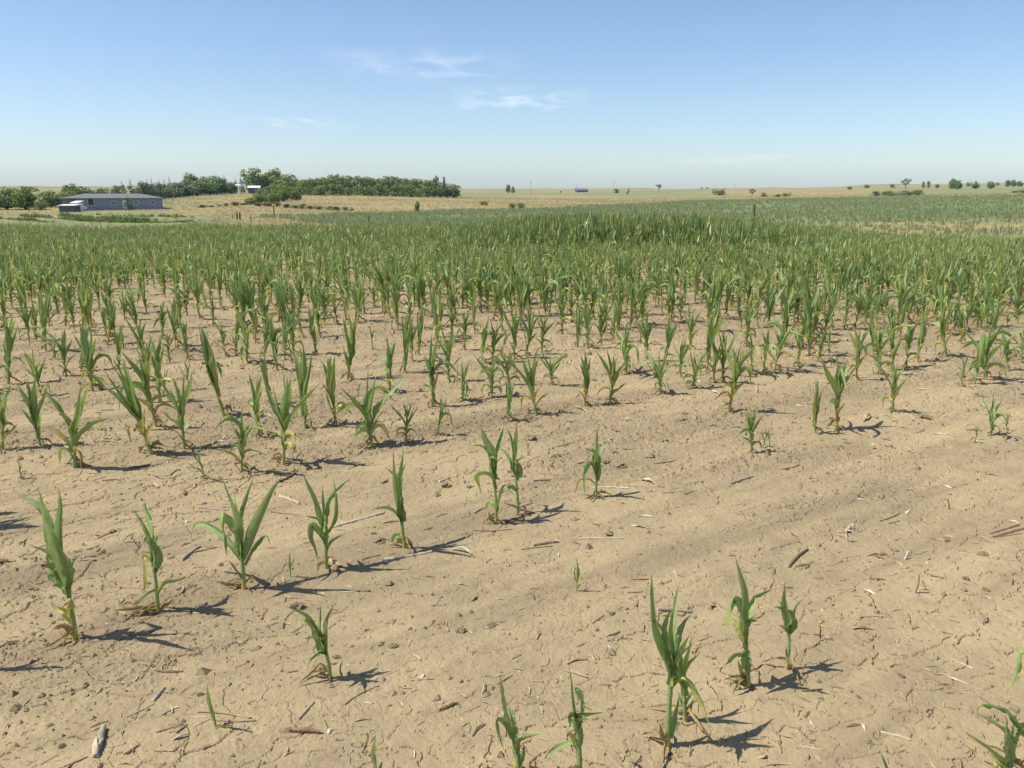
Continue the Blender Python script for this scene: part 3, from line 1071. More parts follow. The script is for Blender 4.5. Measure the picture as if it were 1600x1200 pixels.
hero(V4, [(442, 815), (432, 680), (422, 560), (416, 490)], [
    (38, 0, [(422, 560), (410, 420), (385, 320), (350, 248)]),
    (34, 0, [(428, 540), (432, 420), (437, 330), (430, 222)]),
    (38, 0, [(424, 580), (380, 480), (345, 420), (312, 408)]),
    (30, 0.1, [(432, 660), (392, 630), (372, 650), (420, 705)]),
    (44, 0, [(430, 600), (448, 530), (436, 470)]),
    (20, 0.2, [(440, 780), (400, 760), (345, 742)])],
    'right plant of the two corn plants standing close together in front row', 1.15, -0.5)
hero(V4, [(922, 705), (928, 600), (932, 500), (935, 440)], [
    (30, 0, [(930, 560), (935, 420), (933, 330), (940, 248)]),
    (40, 0, [(932, 540), (950, 430), (990, 375), (962, 365)]),
    (34, 0, [(926, 590), (900, 500), (872, 520), (858, 600), (855, 695)]),
    (40, 0, [(928, 540), (905, 460), (932, 428)]),
    (38, 0, [(930, 600), (945, 500), (940, 430)]),
    (20, 0.55, [(920, 625), (880, 595), (822, 605), (798, 685)]),
    (20, 0.92, [(922, 708), (890, 715), (850, 740)])],
    'lone corn plant beside white husk bits, right end of front row', 1.15)
hero(V3, [(465, 640), (452, 540), (432, 450), (422, 380)], [
    (42, 0.05, [(430, 450), (395, 380), (345, 300), (290, 235), (165, 183)]),
    (36, 0, [(428, 440), (390, 340), (395, 240), (408, 160)]),
    (40, 0, [(432, 480), (442, 350), (440, 270)]),
    (34, 0.05, [(432, 400), (438, 270), (492, 168)]),
    (22, 0.15, [(410, 410), (345, 300), (300, 262), (312, 368)]),
    (48, 0, [(432, 480), (390, 400), (345, 320)]),
    (30, 0.3, [(445, 490), (400, 470), (350, 510), (316, 562)]),
    (26, 0.92, [(452, 600), (405, 560), (370, 590), (328, 648)]),
    (30, 0.85, [(480, 640), (450, 680), (485, 718)]),
    (22, 0.85, [(470, 645), (430, 680), (380, 700)])],
    'small bent corn plant with dry husks round its foot, alone before the front row', 1.1)
hero(V5, [(325, 1075), (335, 900), (345, 740), (355, 620)], [
    (44, 0, [(350, 660), (310, 530), (268, 400), (250, 260), (242, 122)]),
    (48, 0, [(360, 660), (345, 500), (370, 350), (393, 178)]),
    (70, 0.05, [(355, 690), (330, 540), (318, 420), (345, 335), (368, 345)]),
    (56, 0.05, [(368, 680), (385, 540), (410, 430), (456, 352)]),
    (36, 0.40, [(350, 745), (400, 698), (460, 720), (520, 830), (545, 910), (572, 992)]),
    (40, 0.05, [(345, 1035), (365, 900), (398, 785)]),
    (20, 0, [(330, 500), (262, 395), (205, 388)]),
    (60, 0, [(345, 760), (345, 640), (330, 540)]),
    (26, 0.9, [(325, 1060), (300, 1010), (285, 950)]),
    (22, 0.95, [(325, 1070), (280, 1040), (230, 1050)])],
    'largest corn plant in the lower right foreground, yellow leaf drooping to the right', 1.35)
hero(V5, [(425, 935), (422, 800), (416, 670)], [
    (44, 0, [(416, 720), (405, 600), (430, 520), (457, 455)]),
    (34, 0, [(420, 700), (448, 570), (466, 468)]),
    (22, 0.15, [(425, 850), (450, 800), (477, 778)]),
    (26, 0.05, [(422, 870), (402, 810), (380, 778)]),
    (36, 0, [(418, 760), (400, 640), (395, 540)]),
    (18, 0.85, [(425, 930), (455, 880), (478, 800)])],
    'small corn plant half hidden behind the largest lower right corn plant', 1.0)
hero(V5, [(778, 745), (768, 600), (757, 480), (748, 400)], [
    (34, 0, [(760, 540), (746, 380), (746, 220), (720, 110), (698, 22)]),
    (52, 0, [(757, 500), (758, 380), (800, 270), (912, 210)]),
    (38, 0.05, [(752, 400), (722, 285), (685, 260), (655, 360), (637, 485)]),
    (38, 0.40, [(752, 510), (722, 425), (678, 362)]),
    (62, 0.1, [(772, 660), (772, 550), (742, 498)]),
    (52, 0.05, [(772, 650), (762, 705), (700, 770), (648, 802)]),
    (30, 0.25, [(757, 570), (700, 570), (650, 610), (602, 652)]),
    (30, 0, [(752, 480), (748, 380), (775, 270)]),
    (24, 0.9, [(775, 735), (740, 690), (715, 600)])],
    'corn plant with a broad leaf curving right, between two others in lower right', 1.2)
hero(V5, [(985, 655), (998, 520), (993, 420), (990, 340)], [
    (32, 0, [(993, 440), (980, 300), (978, 165)]),
    (30, 0, [(996, 460), (1020, 380), (1040, 310), (1082, 266)]),
    (34, 0, [(995, 440), (1000, 350), (958, 322)]),
    (38, 0, [(998, 460), (1022, 390), (1008, 345)]),
    (20, 0, [(995, 450), (970, 415), (932, 410)]),
    (34, 0.50, [(995, 535), (992, 600), (976, 668)])],
    'short corn plant with one yellow hanging leaf, rightmost of the lower right cluster', 1.0)
hero(V8, [(590, 1270), (582, 1100), (565, 950)], [
    (60, 0, [(572, 980), (520, 800), (470, 600), (434, 378)]),
    (56, 0, [(575, 980), (540, 780), (500, 650)]),
    (52, 0, [(560, 960), (500, 850), (430, 760), (394, 780), (440, 950), (492, 1085)]),
    (76, 0, [(588, 1140), (560, 1010), (545, 945), (605, 1060)]),
    (66, 0, [(605, 1190), (640, 1020), (612, 948)]),
    (40, 0.5, [(560, 1200), (520, 1110), (495, 1100)])],
    'corn plant cut off by the bottom edge, left of two near the middle', 1.25)
hero(V8, [(1088, 1270), (1095, 1100), (1085, 900), (1072, 760)], [
    (52, 0, [(1082, 880), (1045, 640), (1030, 450), (1006, 312)]),
    (58, 0.05, [(1092, 900), (1130, 700), (1122, 560), (1082, 508), (1100, 640)]),
    (52, 0, [(1085, 820), (1052, 740), (1008, 740), (1020, 820), (978, 885)]),
    (42, 0.2, [(1092, 1060), (1042, 970), (960, 990), (870, 1040), (788, 1112)]),
    (44, 0.5, [(1062, 960), (1005, 880), (985, 905)]),
    (56, 0, [(1090, 1000), (1100, 860), (1085, 700)])],
    'corn plant cut off by the bottom edge, right of two near the middle', 1.25)
hero(V6, [(1315, 1230), (1310, 1100), (1305, 980)], [
    (58, 0, [(1305, 1210), (1290, 1050), (1284, 868)]),
    (44, 0.1, [(1312, 1170), (1330, 1000), (1362, 828)]),
    (54, 0.25, [(1420, 1000), (1300, 840), (1180, 800), (1112, 808), (1112, 895)]),
    (42, 0.40, [(1300, 1190), (1210, 1085), (1090, 1012), (1028, 968)]),
    (52, 0.1, [(1320, 1150), (1380, 980), (1440, 900)]),
    (50, 0.55, [(1290, 1230), (1230, 1180), (1190, 1230)])],
    'corn plant with browned leaf tips in the lower right corner', 1.3)
hero(V6, [(1500, 1060), (1490, 800), (1475, 560)], [
    (56, 0.05, [(1480, 620), (1440, 470), (1370, 470), (1342, 600), (1282, 742)]),
    (50, 0, [(1480, 620), (1470, 400), (1500, 200)]),
    (50, 0, [(1485, 700), (1560, 480), (1620, 420)]),
    (40, 0.4, [(1490, 860), (1560, 760), (1640, 800)])],
    'corn plant mostly outside the right edge, one dark leaf tip showing', 1.2)
hero(V1, [(-190, 1310), (-200, 1150), (-215, 950)], [
    (56, 0, [(-200, 1100), (-150, 980), (-60, 960), (40, 1030)]),
    (50, 0, [(-210, 1050), (-260, 860), (-320, 640)]),
    (50, 0, [(-208, 1050), (-190, 850), (-220, 620)]),
    (40, 0.3, [(-200, 1200), (-280, 1120), (-340, 1220)])],
    'corn plant outside the left edge, one leaf tip reaching into view', 1.2)
hero(V3, [(748, 1330), (748, 1200), (746, 1120)], [
    (26, 0, [(748, 1220), (744, 1100), (750, 978)]), (20, 0, [(748, 1240), (780, 1190), (790, 1150)])],
    'single leaf spike of a seedling at the bottom edge, left of the middle pair', 0.6)
hero(V6, [(560, 1330), (550, 1260)], [
    (20, 0, [(555, 1290), (535, 1190), (500, 1095)]), (14, 0, [(555, 1290), (590, 1240), (600, 1210)])],
    'thin seedling tip at the bottom edge, right of the lower right cluster', 0.5)
hero(V6, [(1050, 1320), (1040, 1250)], [
    (20, 0, [(1042, 1290), (1025, 1200), (1000, 1130)]), (14, 0, [(1042, 1290), (1080, 1240), (1090, 1220)])],
    'thin seedling tip at the bottom edge beside the lower right corner plant', 0.5)
hero((0, 900, 4), [(1350, 940), (1338, 880), (1322, 810)], [
    (26, 0.05, [(1338, 890), (1318, 790), (1292, 660)]), (22, 0.05, [(1340, 900), (1310, 800), (1300, 740)]),
    (22, 0.45, [(1360, 945), (1420, 985), (1470, 1030)])],
    'tiny dark seedling spike in a heap of straw, lower left', 0.55)
hero(V2, [(215, 728), (214, 680), (212, 640)], [
    (12, 0.2, [(214, 690), (213, 630), (214, 560)]), (9, 0.6, [(214, 680), (190, 640), (180, 610)]), (9, 0.5, [(215, 660), (235, 610), (245, 590)])],
    'tiny withered seedling between the third and fourth front row plants', 0.4)
hero(V4, [(805, 1295), (805, 1230), (803, 1180)], [
    (16, 0.05, [(804, 1240), (808, 1160), (800, 1080)]), (11, 0.1, [(804, 1240), (795, 1170), (797, 1120)]), (10, 0.5, [(806, 1280), (825, 1250), (830, 1270)])],
    'tiny grass-like seedling alone in the middle of the bare soil', 0.4)
N_HERO = len(HERO)

# ------------------------------------------------------------------ corn plants of the middle ground, where the photograph shows them
# enlarged looks (x0, y0, 3): foot x, foot y, top y, kind (n m w y s)
MID = [((0, 380, 3), [
    (40, 660, 380, 'n'), (198, 715, 520, 'w'), (190, 950, 680, 'n'), (12, 965, 700, 'y'), (348, 1050, 710, 'w'), (312, 620, 430, 'm'), (433, 695, 430, 'w'),
    (378, 600, 400, 'm'), (557, 585, 430, 'n'), (712, 990, 600, 'm'), (735, 860, 560, 'y'), (748, 745, 480, 'n'), (865, 965, 670, 'm'), (885, 685, 555, 's'),
    (1050, 805, 470, 'n'), (1130, 1070, 820, 'm'), (960, 1105, 950, 's'), (1215, 910, 665, 'm'), (1328, 1035, 700, 'm'), (1275, 755, 560, 'n'),
    (1430, 870, 540, 'n'), (1575, 850, 570, 'm'), (1300, 595, 370, 'm'), (1155, 552, 360, 'w'), (1335, 540, 380, 'n'), (882, 545, 390, 'n'),
    (963, 540, 400, 's'), (672, 570, 380, 'n'), (795, 555, 430, 'y'), (100, 1105, 1020, 's'), (95, 455, 385, 's'), (1485, 520, 330, 'n'),
    (1422, 445, 320, 's'), (1195, 465, 320, 'm'), (1058, 530, 380, 'y'), (580, 495, 390, 'm'), (500, 440, 320, 'm'), (835, 500, 330, 'm'),
    (825, 480, 290, 'w'), (1250, 460, 320, 'm'), (1103, 515, 350, 'n'), (255, 545, 430, 's'), (700, 640, 470, 'm'), (765, 720, 600, 's'), (1370, 560, 430, 's')]),
    ((533, 380, 3), [
    (28, 640, 360, 'n'), (228, 700, 480, 'm'), (298, 605, 370, 'n'), (430, 765, 490, 'n'), (507, 650, 430, 'm'), (570, 740, 580, 'w'), (705, 718, 540, 'w'),
    (790, 665, 510, 'w'), (915, 810, 545, 'm'), (782, 832, 665, 'm'), (990, 665, 530, 'w'), (1140, 760, 555, 'm'), (1260, 750, 535, 'm'), (1498, 705, 530, 'w'),
    (1340, 610, 400, 'w'), (1437, 550, 360, 'n'), (1515, 570, 390, 'n'), (1590, 630, 470, 'm'), (145, 950, 650, 'w'), (302, 940, 775, 'm'), (452, 900, 745, 'y'),
    (80, 720, 655, 's'), (878, 995, 930, 's'), (660, 560, 370, 'm'), (710, 555, 390, 'm'), (810, 540, 330, 'n'), (865, 525, 330, 'n'), (942, 505, 350, 'm'),
    (1108, 485, 320, 'n'), (1157, 490, 310, 'm'), (1222, 475, 290, 'n'), (1270, 470, 300, 'm'), (148, 500, 395, 's'), (335, 550, 380, 'n'), (370, 480, 330, 'n'),
    (450, 460, 270, 'm'), (580, 500, 340, 'n'), (745, 530, 400, 's'), (1300, 450, 300, 'n'), (1400, 470, 330, 's')]),
    ((1066, 380, 3), [
    (50, 680, 520, 'w'), (145, 650, 460, 'n'), (222, 780, 520, 'y'), (325, 980, 800, 'm'), (378, 960, 870, 's'), (412, 955, 895, 's'), (620, 890, 675, 'n'),
    (722, 865, 565, 'm'), (985, 790, 585, 'm'), (1308, 675, 540, 's'), (1367, 660, 450, 'n'), (1425, 640, 385, 'w'), (1485, 630, 570, 's'), (1527, 595, 440, 'm'),
    (1450, 900, 735, 'w'), (1518, 875, 800, 's'), (1373, 935, 855, 's'), (815, 640, 430, 'y'), (925, 615, 400, 'm'), (990, 590, 350, 'n'), (1050, 580, 390, 'n'),
    (1100, 555, 350, 'n'), (540, 575, 390, 'n'), (430, 595, 380, 'm'), (378, 605, 420, 'y'), (327, 615, 440, 'y'), (258, 620, 500, 's'), (190, 650, 440, 'n'),
    (635, 550, 405, 'm'), (685, 545, 490, 's'), (475, 485, 300, 'm'), (1240, 530, 300, 'y'), (1310, 470, 290, 'm'), (115, 600, 330, 'm'), (1585, 560, 400, 'm'),
    (300, 480, 310, 'm'), (35, 500, 340, 'n'), (560, 470, 300, 'n'), (610, 460, 270, 'n'), (660, 460, 310, 'y'), (895, 520, 330, 'n'), (1460, 470, 300, 'm')])]
KMAP = dict(n='narrow', m='mid', w='wide', y='yellow', s='small')
rnd = random.Random(5)
taken = [b[:2] for _, b in HERO]
for (x0, y0, s), lst in MID:
    for bx, by, ty, kd in lst:
        px, py, tp = x0 + bx / s, y0 + by / s, y0 + ty / s
        p = hit(px, py)
        d = ray(px, tp)
        ztop = CAM_H + d[2] * (p[1] / d[1])
        h = max(0.06, ztop - p[2]) * 1.22
        place_corn(p, h, KMAP[kd], rnd, {'n': 0.92, 'm': 0.98, 'w': 1.0, 'y': 0.92, 's': 0.9}[kd])
        taken.append(p[:2])
taken = np.array(taken)

# ------------------------------------------------------------------ the rest of the field, planted in rows
pts = []
for k in range(-6, 150):
    n = ROW0 + k * ROWS
    smax = 85
    s = np.arange(-smax, smax, 0.155) + RNG.uniform(-0.06, 0.06, int(round(2 * smax / 0.155)))[:len(np.arange(-smax, smax, 0.155))]
    nn = n + RNG.normal(0, 0.024, len(s)) + 0.10 * vnoise(s * 0.2, np.full_like(s, k * 3.3), 500)
    pts.append(np.stack([s * RD[0] + nn * RN[0], s * RD[1] + nn * RN[1], np.full_like(s, k)], 1))
P = np.vstack(pts)
r = np.hypot(P[:, 0], P[:, 1])
az = np.arctan2(P[:, 0], P[:, 1])
P = P[(np.abs(az) < math.radians(41)) & (r > 1.2) & (r < 80)]
r, az = np.hypot(P[:, 0], P[:, 1]), np.arctan2(P[:, 0], P[:, 1])
gz = ground_z(P[:, 0], P[:, 1])
ix, iy = project(np.stack([P[:, 0], P[:, 1], gz], 1))
inframe = (ix > -40) & (ix < 1640)
grass, green, f2 = cover(P[:, 0], P[:, 1])
tall0 = np.exp(-((ix - 1000) / 240) ** 4) * smooth01(25, 31, r)
dens = 0.58 + 0.16 * smooth01(12, 24, r) + 0.35 * tall0 + 0.35 * fbm(P[:, 0] * 0.35, P[:, 1] * 0.35, 3, 510)
dens = np.where(r < 8.5, 0.35, dens)
keep = (RNG.random(len(P)) < dens) & (grass < 0.5) & ~(inframe & (iy > 562)) & ~(inframe & (iy > 524) & (RNG.random(len(P)) < 0.72)) & ~(P[:, 2] < 1)
keep &= ~((~inframe) & (r < 3.0))
near_m = np.array([np.min(np.hypot(taken[:, 0] - q[0], taken[:, 1] - q[1])) if q[1] < 11 else 9.0 for q in P])
keep &= near_m > 0.13
P, r, az, gz, ix, iy, inframe = P[keep], r[keep], az[keep], gz[keep], ix[keep], iy[keep], inframe[keep]
# height: knee-high in front, a lush taller patch ahead and to the right of the centre, short at the far sides
tall = np.exp(-((ix - 1000) / 240) ** 4) * smooth01(25, 31, r) * (1 - smooth01(58, 64, r))
tall2 = np.exp(-((ix - 720) / 260) ** 2) * smooth01(24, 36, r) * 0.35
hgt = 0.50 + 0.04 * smooth01(9, 18, r) + 0.06 * fbm(P[:, 0] * 0.3, P[:, 1] * 0.3, 2, 520) + 0.68 * tall + 0.34 * tall2
hgt = hgt * np.clip(RNG.normal(1, 0.16, len(P)), 0.45, 1.35)
weak = RNG.random(len(P)) < 0.07
hgt = np.where(weak, hgt * 0.5, hgt)
order = np.argsort(np.where(inframe & (ix > 0) & (ix < 1600), r, 1e9))
n_more = 300 - N_HERO - len(THINGS)
near_ids = set(order[:n_more].tolist())
for i in order[:n_more]:
    q = rnd.random()
    kd = 'narrow' if q < 0.40 else 'mid' if q < 0.72 else 'wide' if q < 0.84 else 'yellow'
    if hgt[i] < 0.27:
        kd = 'small'
    place_corn((P[i, 0], P[i, 1], gz[i]), float(hgt[i]), kd, rnd, rnd.uniform(0.8, 1.0))
rest = np.array([i for i in range(len(P)) if i not in near_ids])

# labels of the plants in the rows: row counted from the front, place counted from the left
rows = {}
for t in THINGS:
    k = int(round((t[1][0] * RN[0] + t[1][1] * RN[1] - ROW0) / ROWS)) + 1
    rows.setdefault(k, []).append(t)
LOOK = dict(narrow=['slim upright green', 'narrow rolled-leaf'], mid=['green wilting', 'spiky green'], wide=['bushy spreading green', 'broad-leaved spreading'],
            yellow=['yellowing', 'pale yellow-green'], small=['small stunted', 'tiny thin-leaved'])
kmin = min(rows)
for k, lst in rows.items():
    lst.sort(key=lambda t: project(t[1])[0][0])
    for j, t in enumerate(lst):
        look = LOOK[t[3]][(j + k) % 2]
        if k <= 1:
            where = 'on the bare soil before the front row' if k < 1 else 'among smaller front row plants'
            t[0]['label'] = '%s corn plant, %s from left %s' % (look, ordw(j + 1), where)
        else:
            t[0]['label'] = '%s corn plant, %s from the left in the %s diagonal row back' % (look, ordw(j + 1), ordw(k))
        t[0]['category'] = 'corn plant'
        t[0]['group'] = 'drought-stressed corn plants in the field'


def scatter(name, protos, pick, pos, yaw, sx, sz, tone, mat, label, cat, smooth=True):
    VV, FF, AA = [], {}, []
    off = 0
    for v, (pv, pf, pa) in enumerate(protos):
        ids = np.nonzero(pick == v)[0]
        if not len(ids):
            continue
        c, s = np.cos(yaw[ids])[:, None], np.sin(yaw[ids])[:, None]
        X = (pv[None, :, 0] * c - pv[None, :, 1] * s) * sx[ids][:, None] + pos[ids, 0][:, None]
        Y = (pv[None, :, 0] * s + pv[None, :, 1] * c) * sx[ids][:, None] + pos[ids, 1][:, None]
        Z = pv[None, :, 2] * sz[ids][:, None] + pos[ids, 2][:, None]
        VV.append(np.stack([X, Y, Z], -1).reshape(-1, 3))
        a = np.broadcast_to(pa[None], (len(ids),) + pa.shape).copy()
        a[:, :, 1] = np.clip(a[:, :, 1] * 0.5 + tone[ids][:, None] * 0.5, 0, 1)
        AA.append(a.reshape(-1, 4))
        for f in pf:
            ff = (f[None] + off + (np.arange(len(ids)) * len(pv))[:, None, None]).reshape(-1, f.shape[1])
            FF.setdefault(f.shape[1], []).append(ff)
        off += len(ids) * len(pv)
    me = mesh_np(name, np.vstack(VV), [np.vstack(q) for q in FF.values()], smooth, [mat], np.vstack(AA))
    return link(name, me, label=label, cat=cat, kind='stuff')


def merged(parts):
    V, Fq, A, o = [], [], [], 0
    for _, (v, f, a) in parts:
        V.append(v)
        Fq.append(f + o)
        A.append(a)
        o += len(v)
    return np.vstack(V), [np.vstack(Fq)], np.vstack(A)


def protos(lod, n, seed):
    out = []
    for v in range(n):
        rr = random.Random(seed + v)
        kd = ['narrow', 'mid', 'mid', 'wide', 'narrow', 'yellow', 'mid', 'wide'][v % 8]
        out.append(merged(corn_geo(rr, kd, lod)))
    return out


pos = np.stack([P[:, 0], P[:, 1], gz - 0.01], 1)[rest]
hh, rr_ = hgt[rest], r[rest]
tone = np.clip(0.5 + 0.9 * fbm(pos[:, 0] * 0.25, pos[:, 1] * 0.25, 3, 530) + RNG.normal(0, 0.16, len(rest)), 0, 1) * (1 - 0.95 * np.clip(tall + tall2, 0, 1)[rest])
for nm, lod, sel, label in (
        ('corn_rows', 1, rr_ < 21, 'thinning rows of wilted corn behind the nearest plants'),
        ('corn_field', 2, rr_ >= 21, 'dense green corn filling the middle distance of the field')):
    q = np.nonzero(sel)[0]
    pr = protos(lod, 12 if lod == 1 else 10, 70 + lod * 50)
    scatter(nm, pr, RNG.integers(0, len(pr), len(q)), pos[q], RNG.uniform(0, 6.28, len(q)), (0.25 + 0.42 * hh[q]) * RNG.uniform(0.85, 1.25, len(q)), hh[q], tone[q],
            M['leaf' if lod == 1 else 'leaf_far'], label, 'corn')

# ------------------------------------------------------------------ far crop, dry grass, weeds
def tuft(rr, nb, spread, wid):
    V, T, A = [], [], []
    for k in range(nb):
        a = rr.uniform(0, 6.28)
        o = np.array([math.cos(a), math.sin(a), 0])
        sd = np.array([-o[1], o[0], 0])
        b = np.array([rr.uniform(-1, 1), rr.uniform(-1, 1), 0]) * spread * 0.6
        tip = b + o * rr.uniform(0.1, 0.45) + np.array([0, 0, rr.uniform(0.6, 1.0)])
        i = len(V)
        V += [b - sd * wid, b + sd * wid, tip]
        T.append((i, i + 1, i + 2))
        t = rr.random()
        A += [(t * 0.2, t, 0.5, 1)] * 3
    return np.array(V), [np.array(T)], np.array(A)


def fan_points(n, r0, r1, x0, x1, power=1.0):
    a = RNG.uniform(az_px(x0), az_px(x1), n)
    rr2 = (r0 ** power + RNG.random(n) * (r1 ** power - r0 ** power)) ** (1 / power)
    return np.sin(a) * rr2, np.cos(a) * rr2, rr2, a


tp = [tuft(random.Random(40 + v), 6, 0.55, 0.085) for v in range(8)]
x, y, r2, a2 = fan_points(70000, 64, 430, 380, 1680, 0.8)
g, gr, f2 = cover(x, y)
k = RNG.random(len(x)) < np.maximum(f2, 0.6 * (a2 > az_px(1250)) * (r2 < 110)) * (0.75 + 0.8 * fbm(x * 0.05, y * 0.05, 3, 610))
x, y, r2 = x[k], y[k], r2[k]
z = ground_z(x, y)
hs = RNG.uniform(0.28, 0.62, len(x)) * (1 + 0.25 * smooth01(150, 350, r2))
scatter('far_corn', tp, RNG.integers(0, 8, len(x)), np.stack([x, y, z - 0.03], 1), RNG.uniform(0, 6.28, len(x)), hs * (1.0 + 0.7 * smooth01(100, 300, r2)), hs,
        np.clip(0.55 + fbm(x * 0.03, y * 0.03, 3, 620), 0, 1), M['leaf_pale'], 'pale green second crop in the dip beyond the corn', 'crop', False)

tp2 = []
for v in range(8):
    V, T, A = tuft(random.Random(80 + v), 7, 0.6, 0.045)
    A[:, 0] = random.Random(v).random()
    tp2.append((V, T, A))
x, y, r2, a2 = fan_points(60000, 44, 520, -80, 1680, 0.7)
g, gr, f2 = cover(x, y)
k = (g > 0.5) & (f2 < 0.3) & ((a2 < az_px(1250)) | (r2 > 120) | (RNG.random(len(x)) < 0.3)) & ((a2 > az_px(330)) | (r2 > 190) | (RNG.random(len(x)) < 0.4)) & (RNG.random(len(x)) < 0.75 + fbm(x * 0.08, y * 0.08, 3, 630))
x, y, r2 = x[k], y[k], r2[k]
z = ground_z(x, y)
hs = RNG.uniform(0.18, 0.45, len(x)) * (1 + 0.5 * smooth01(150, 400, r2))
scatter('dry_grass', tp2, RNG.integers(0, 8, len(x)), np.stack([x, y, z - 0.02], 1), RNG.uniform(0, 6.28, len(x)), hs * 1.7, hs, RNG.random(len(x)), M['grass_tan'],
        'dry tan prairie grass on the slopes around the field', 'grass', False)

# weeds in green strips on the swale left of the house
tp3 = [tuft(random.Random(140 + v), 12, 0.8, 0.16) for v in range(6)]
wx, wy = [], []
for (xa, da, xb, db, n_) in ((-20, 150, 75, 112, 120), (30, 165, 140, 118, 170), (95, 160, 225, 116, 210), (120, 122, 230, 108, 100), (150, 170, 300, 128, 90), (230, 106, 300, 98, 90)):
    t = RNG.random(n_)
    a = np.interp(t, [0, 1], [az_px(xa), az_px(xb)]) + RNG.normal(0, 0.002, n_)
    d = da + (db - da) * t + RNG.normal(0, 1.4, n_)
    wx.append(np.sin(a) * d)
    wy.append(np.cos(a) * d)
x, y = np.concatenate(wx), np.concatenate(wy)
hs = RNG.uniform(0.2, 0.65, len(x)) * np.clip(0.9 + 1.2 * fbm(x * 0.2, y * 0.2, 2, 640), 0.3, 1.6)
scatter('weeds', tp3, RNG.integers(0, 6, len(x)), np.stack([x, y, ground_z(x, y) - 0.03], 1), RNG.uniform(0, 6.28, len(x)), hs, hs, RNG.random(len(x)), M['fol_light'],
        'strips of green weeds in the grass below the blue house', 'weeds', False)


# ------------------------------------------------------------------ trees and bushes
def crown_geo(rr, blobs, n, leaf):
    """leaf-clump faces spread through a set of ellipsoids"""
    wts = np.array([b[3] * b[4] * b[5] for b in blobs]) ** 0.75
    wts /= wts.sum()
    V, Fq, A = [], [], []
    for k in range(n):
        b = blobs[rr.choices(range(len(blobs)), wts)[0]]
        while True:
            d = np.array([rr.gauss(0, 1), rr.gauss(0, 1), rr.gauss(0, 1)])
            ln = np.linalg.norm(d)
            if ln > 1e-3:
                break
        d /= ln
        rad = rr.uniform(0.45, 1.0) ** 0.5 * rr.uniform(0.8, 1.15) * (rr.uniform(1.0, 1.35) if rr.random() < 0.12 else 1.0)
        c = np.array(b[:3]) + d * rad * np.array(b[3:6])
        nrm = d + np.array([rr.uniform(-0.8, 0.8), rr.uniform(-0.8, 0.8), rr.uniform(-0.4, 0.9)])
        nrm /= np.linalg.norm(nrm)
        s = np.cross(nrm, [0.3, 0.2, 0.93])
        s /= np.linalg.norm(s) + 1e-9
        t = np.cross(nrm, s)
        a = rr.uniform(0, 6.28)
        s, t = s * math.cos(a) + t * math.sin(a), t * math.cos(a) - s * math.sin(a)
        l1, l2 = leaf * rr.uniform(0.6, 1.3), leaf * rr.uniform(0.4, 0.9)
        i = len(V)
        V += [c - s * l1, c - t * l2 + nrm * l2 * 0.3, c + s * l1, c + t * l2 + nrm * l2 * 0.3]
        Fq.append((i, i + 1, i + 2, i + 3))
        tn = rr.random()
        A += [(tn, tn, 0.5, 1)] * 4
    return np.array(V), np.array(Fq), np.array(A)


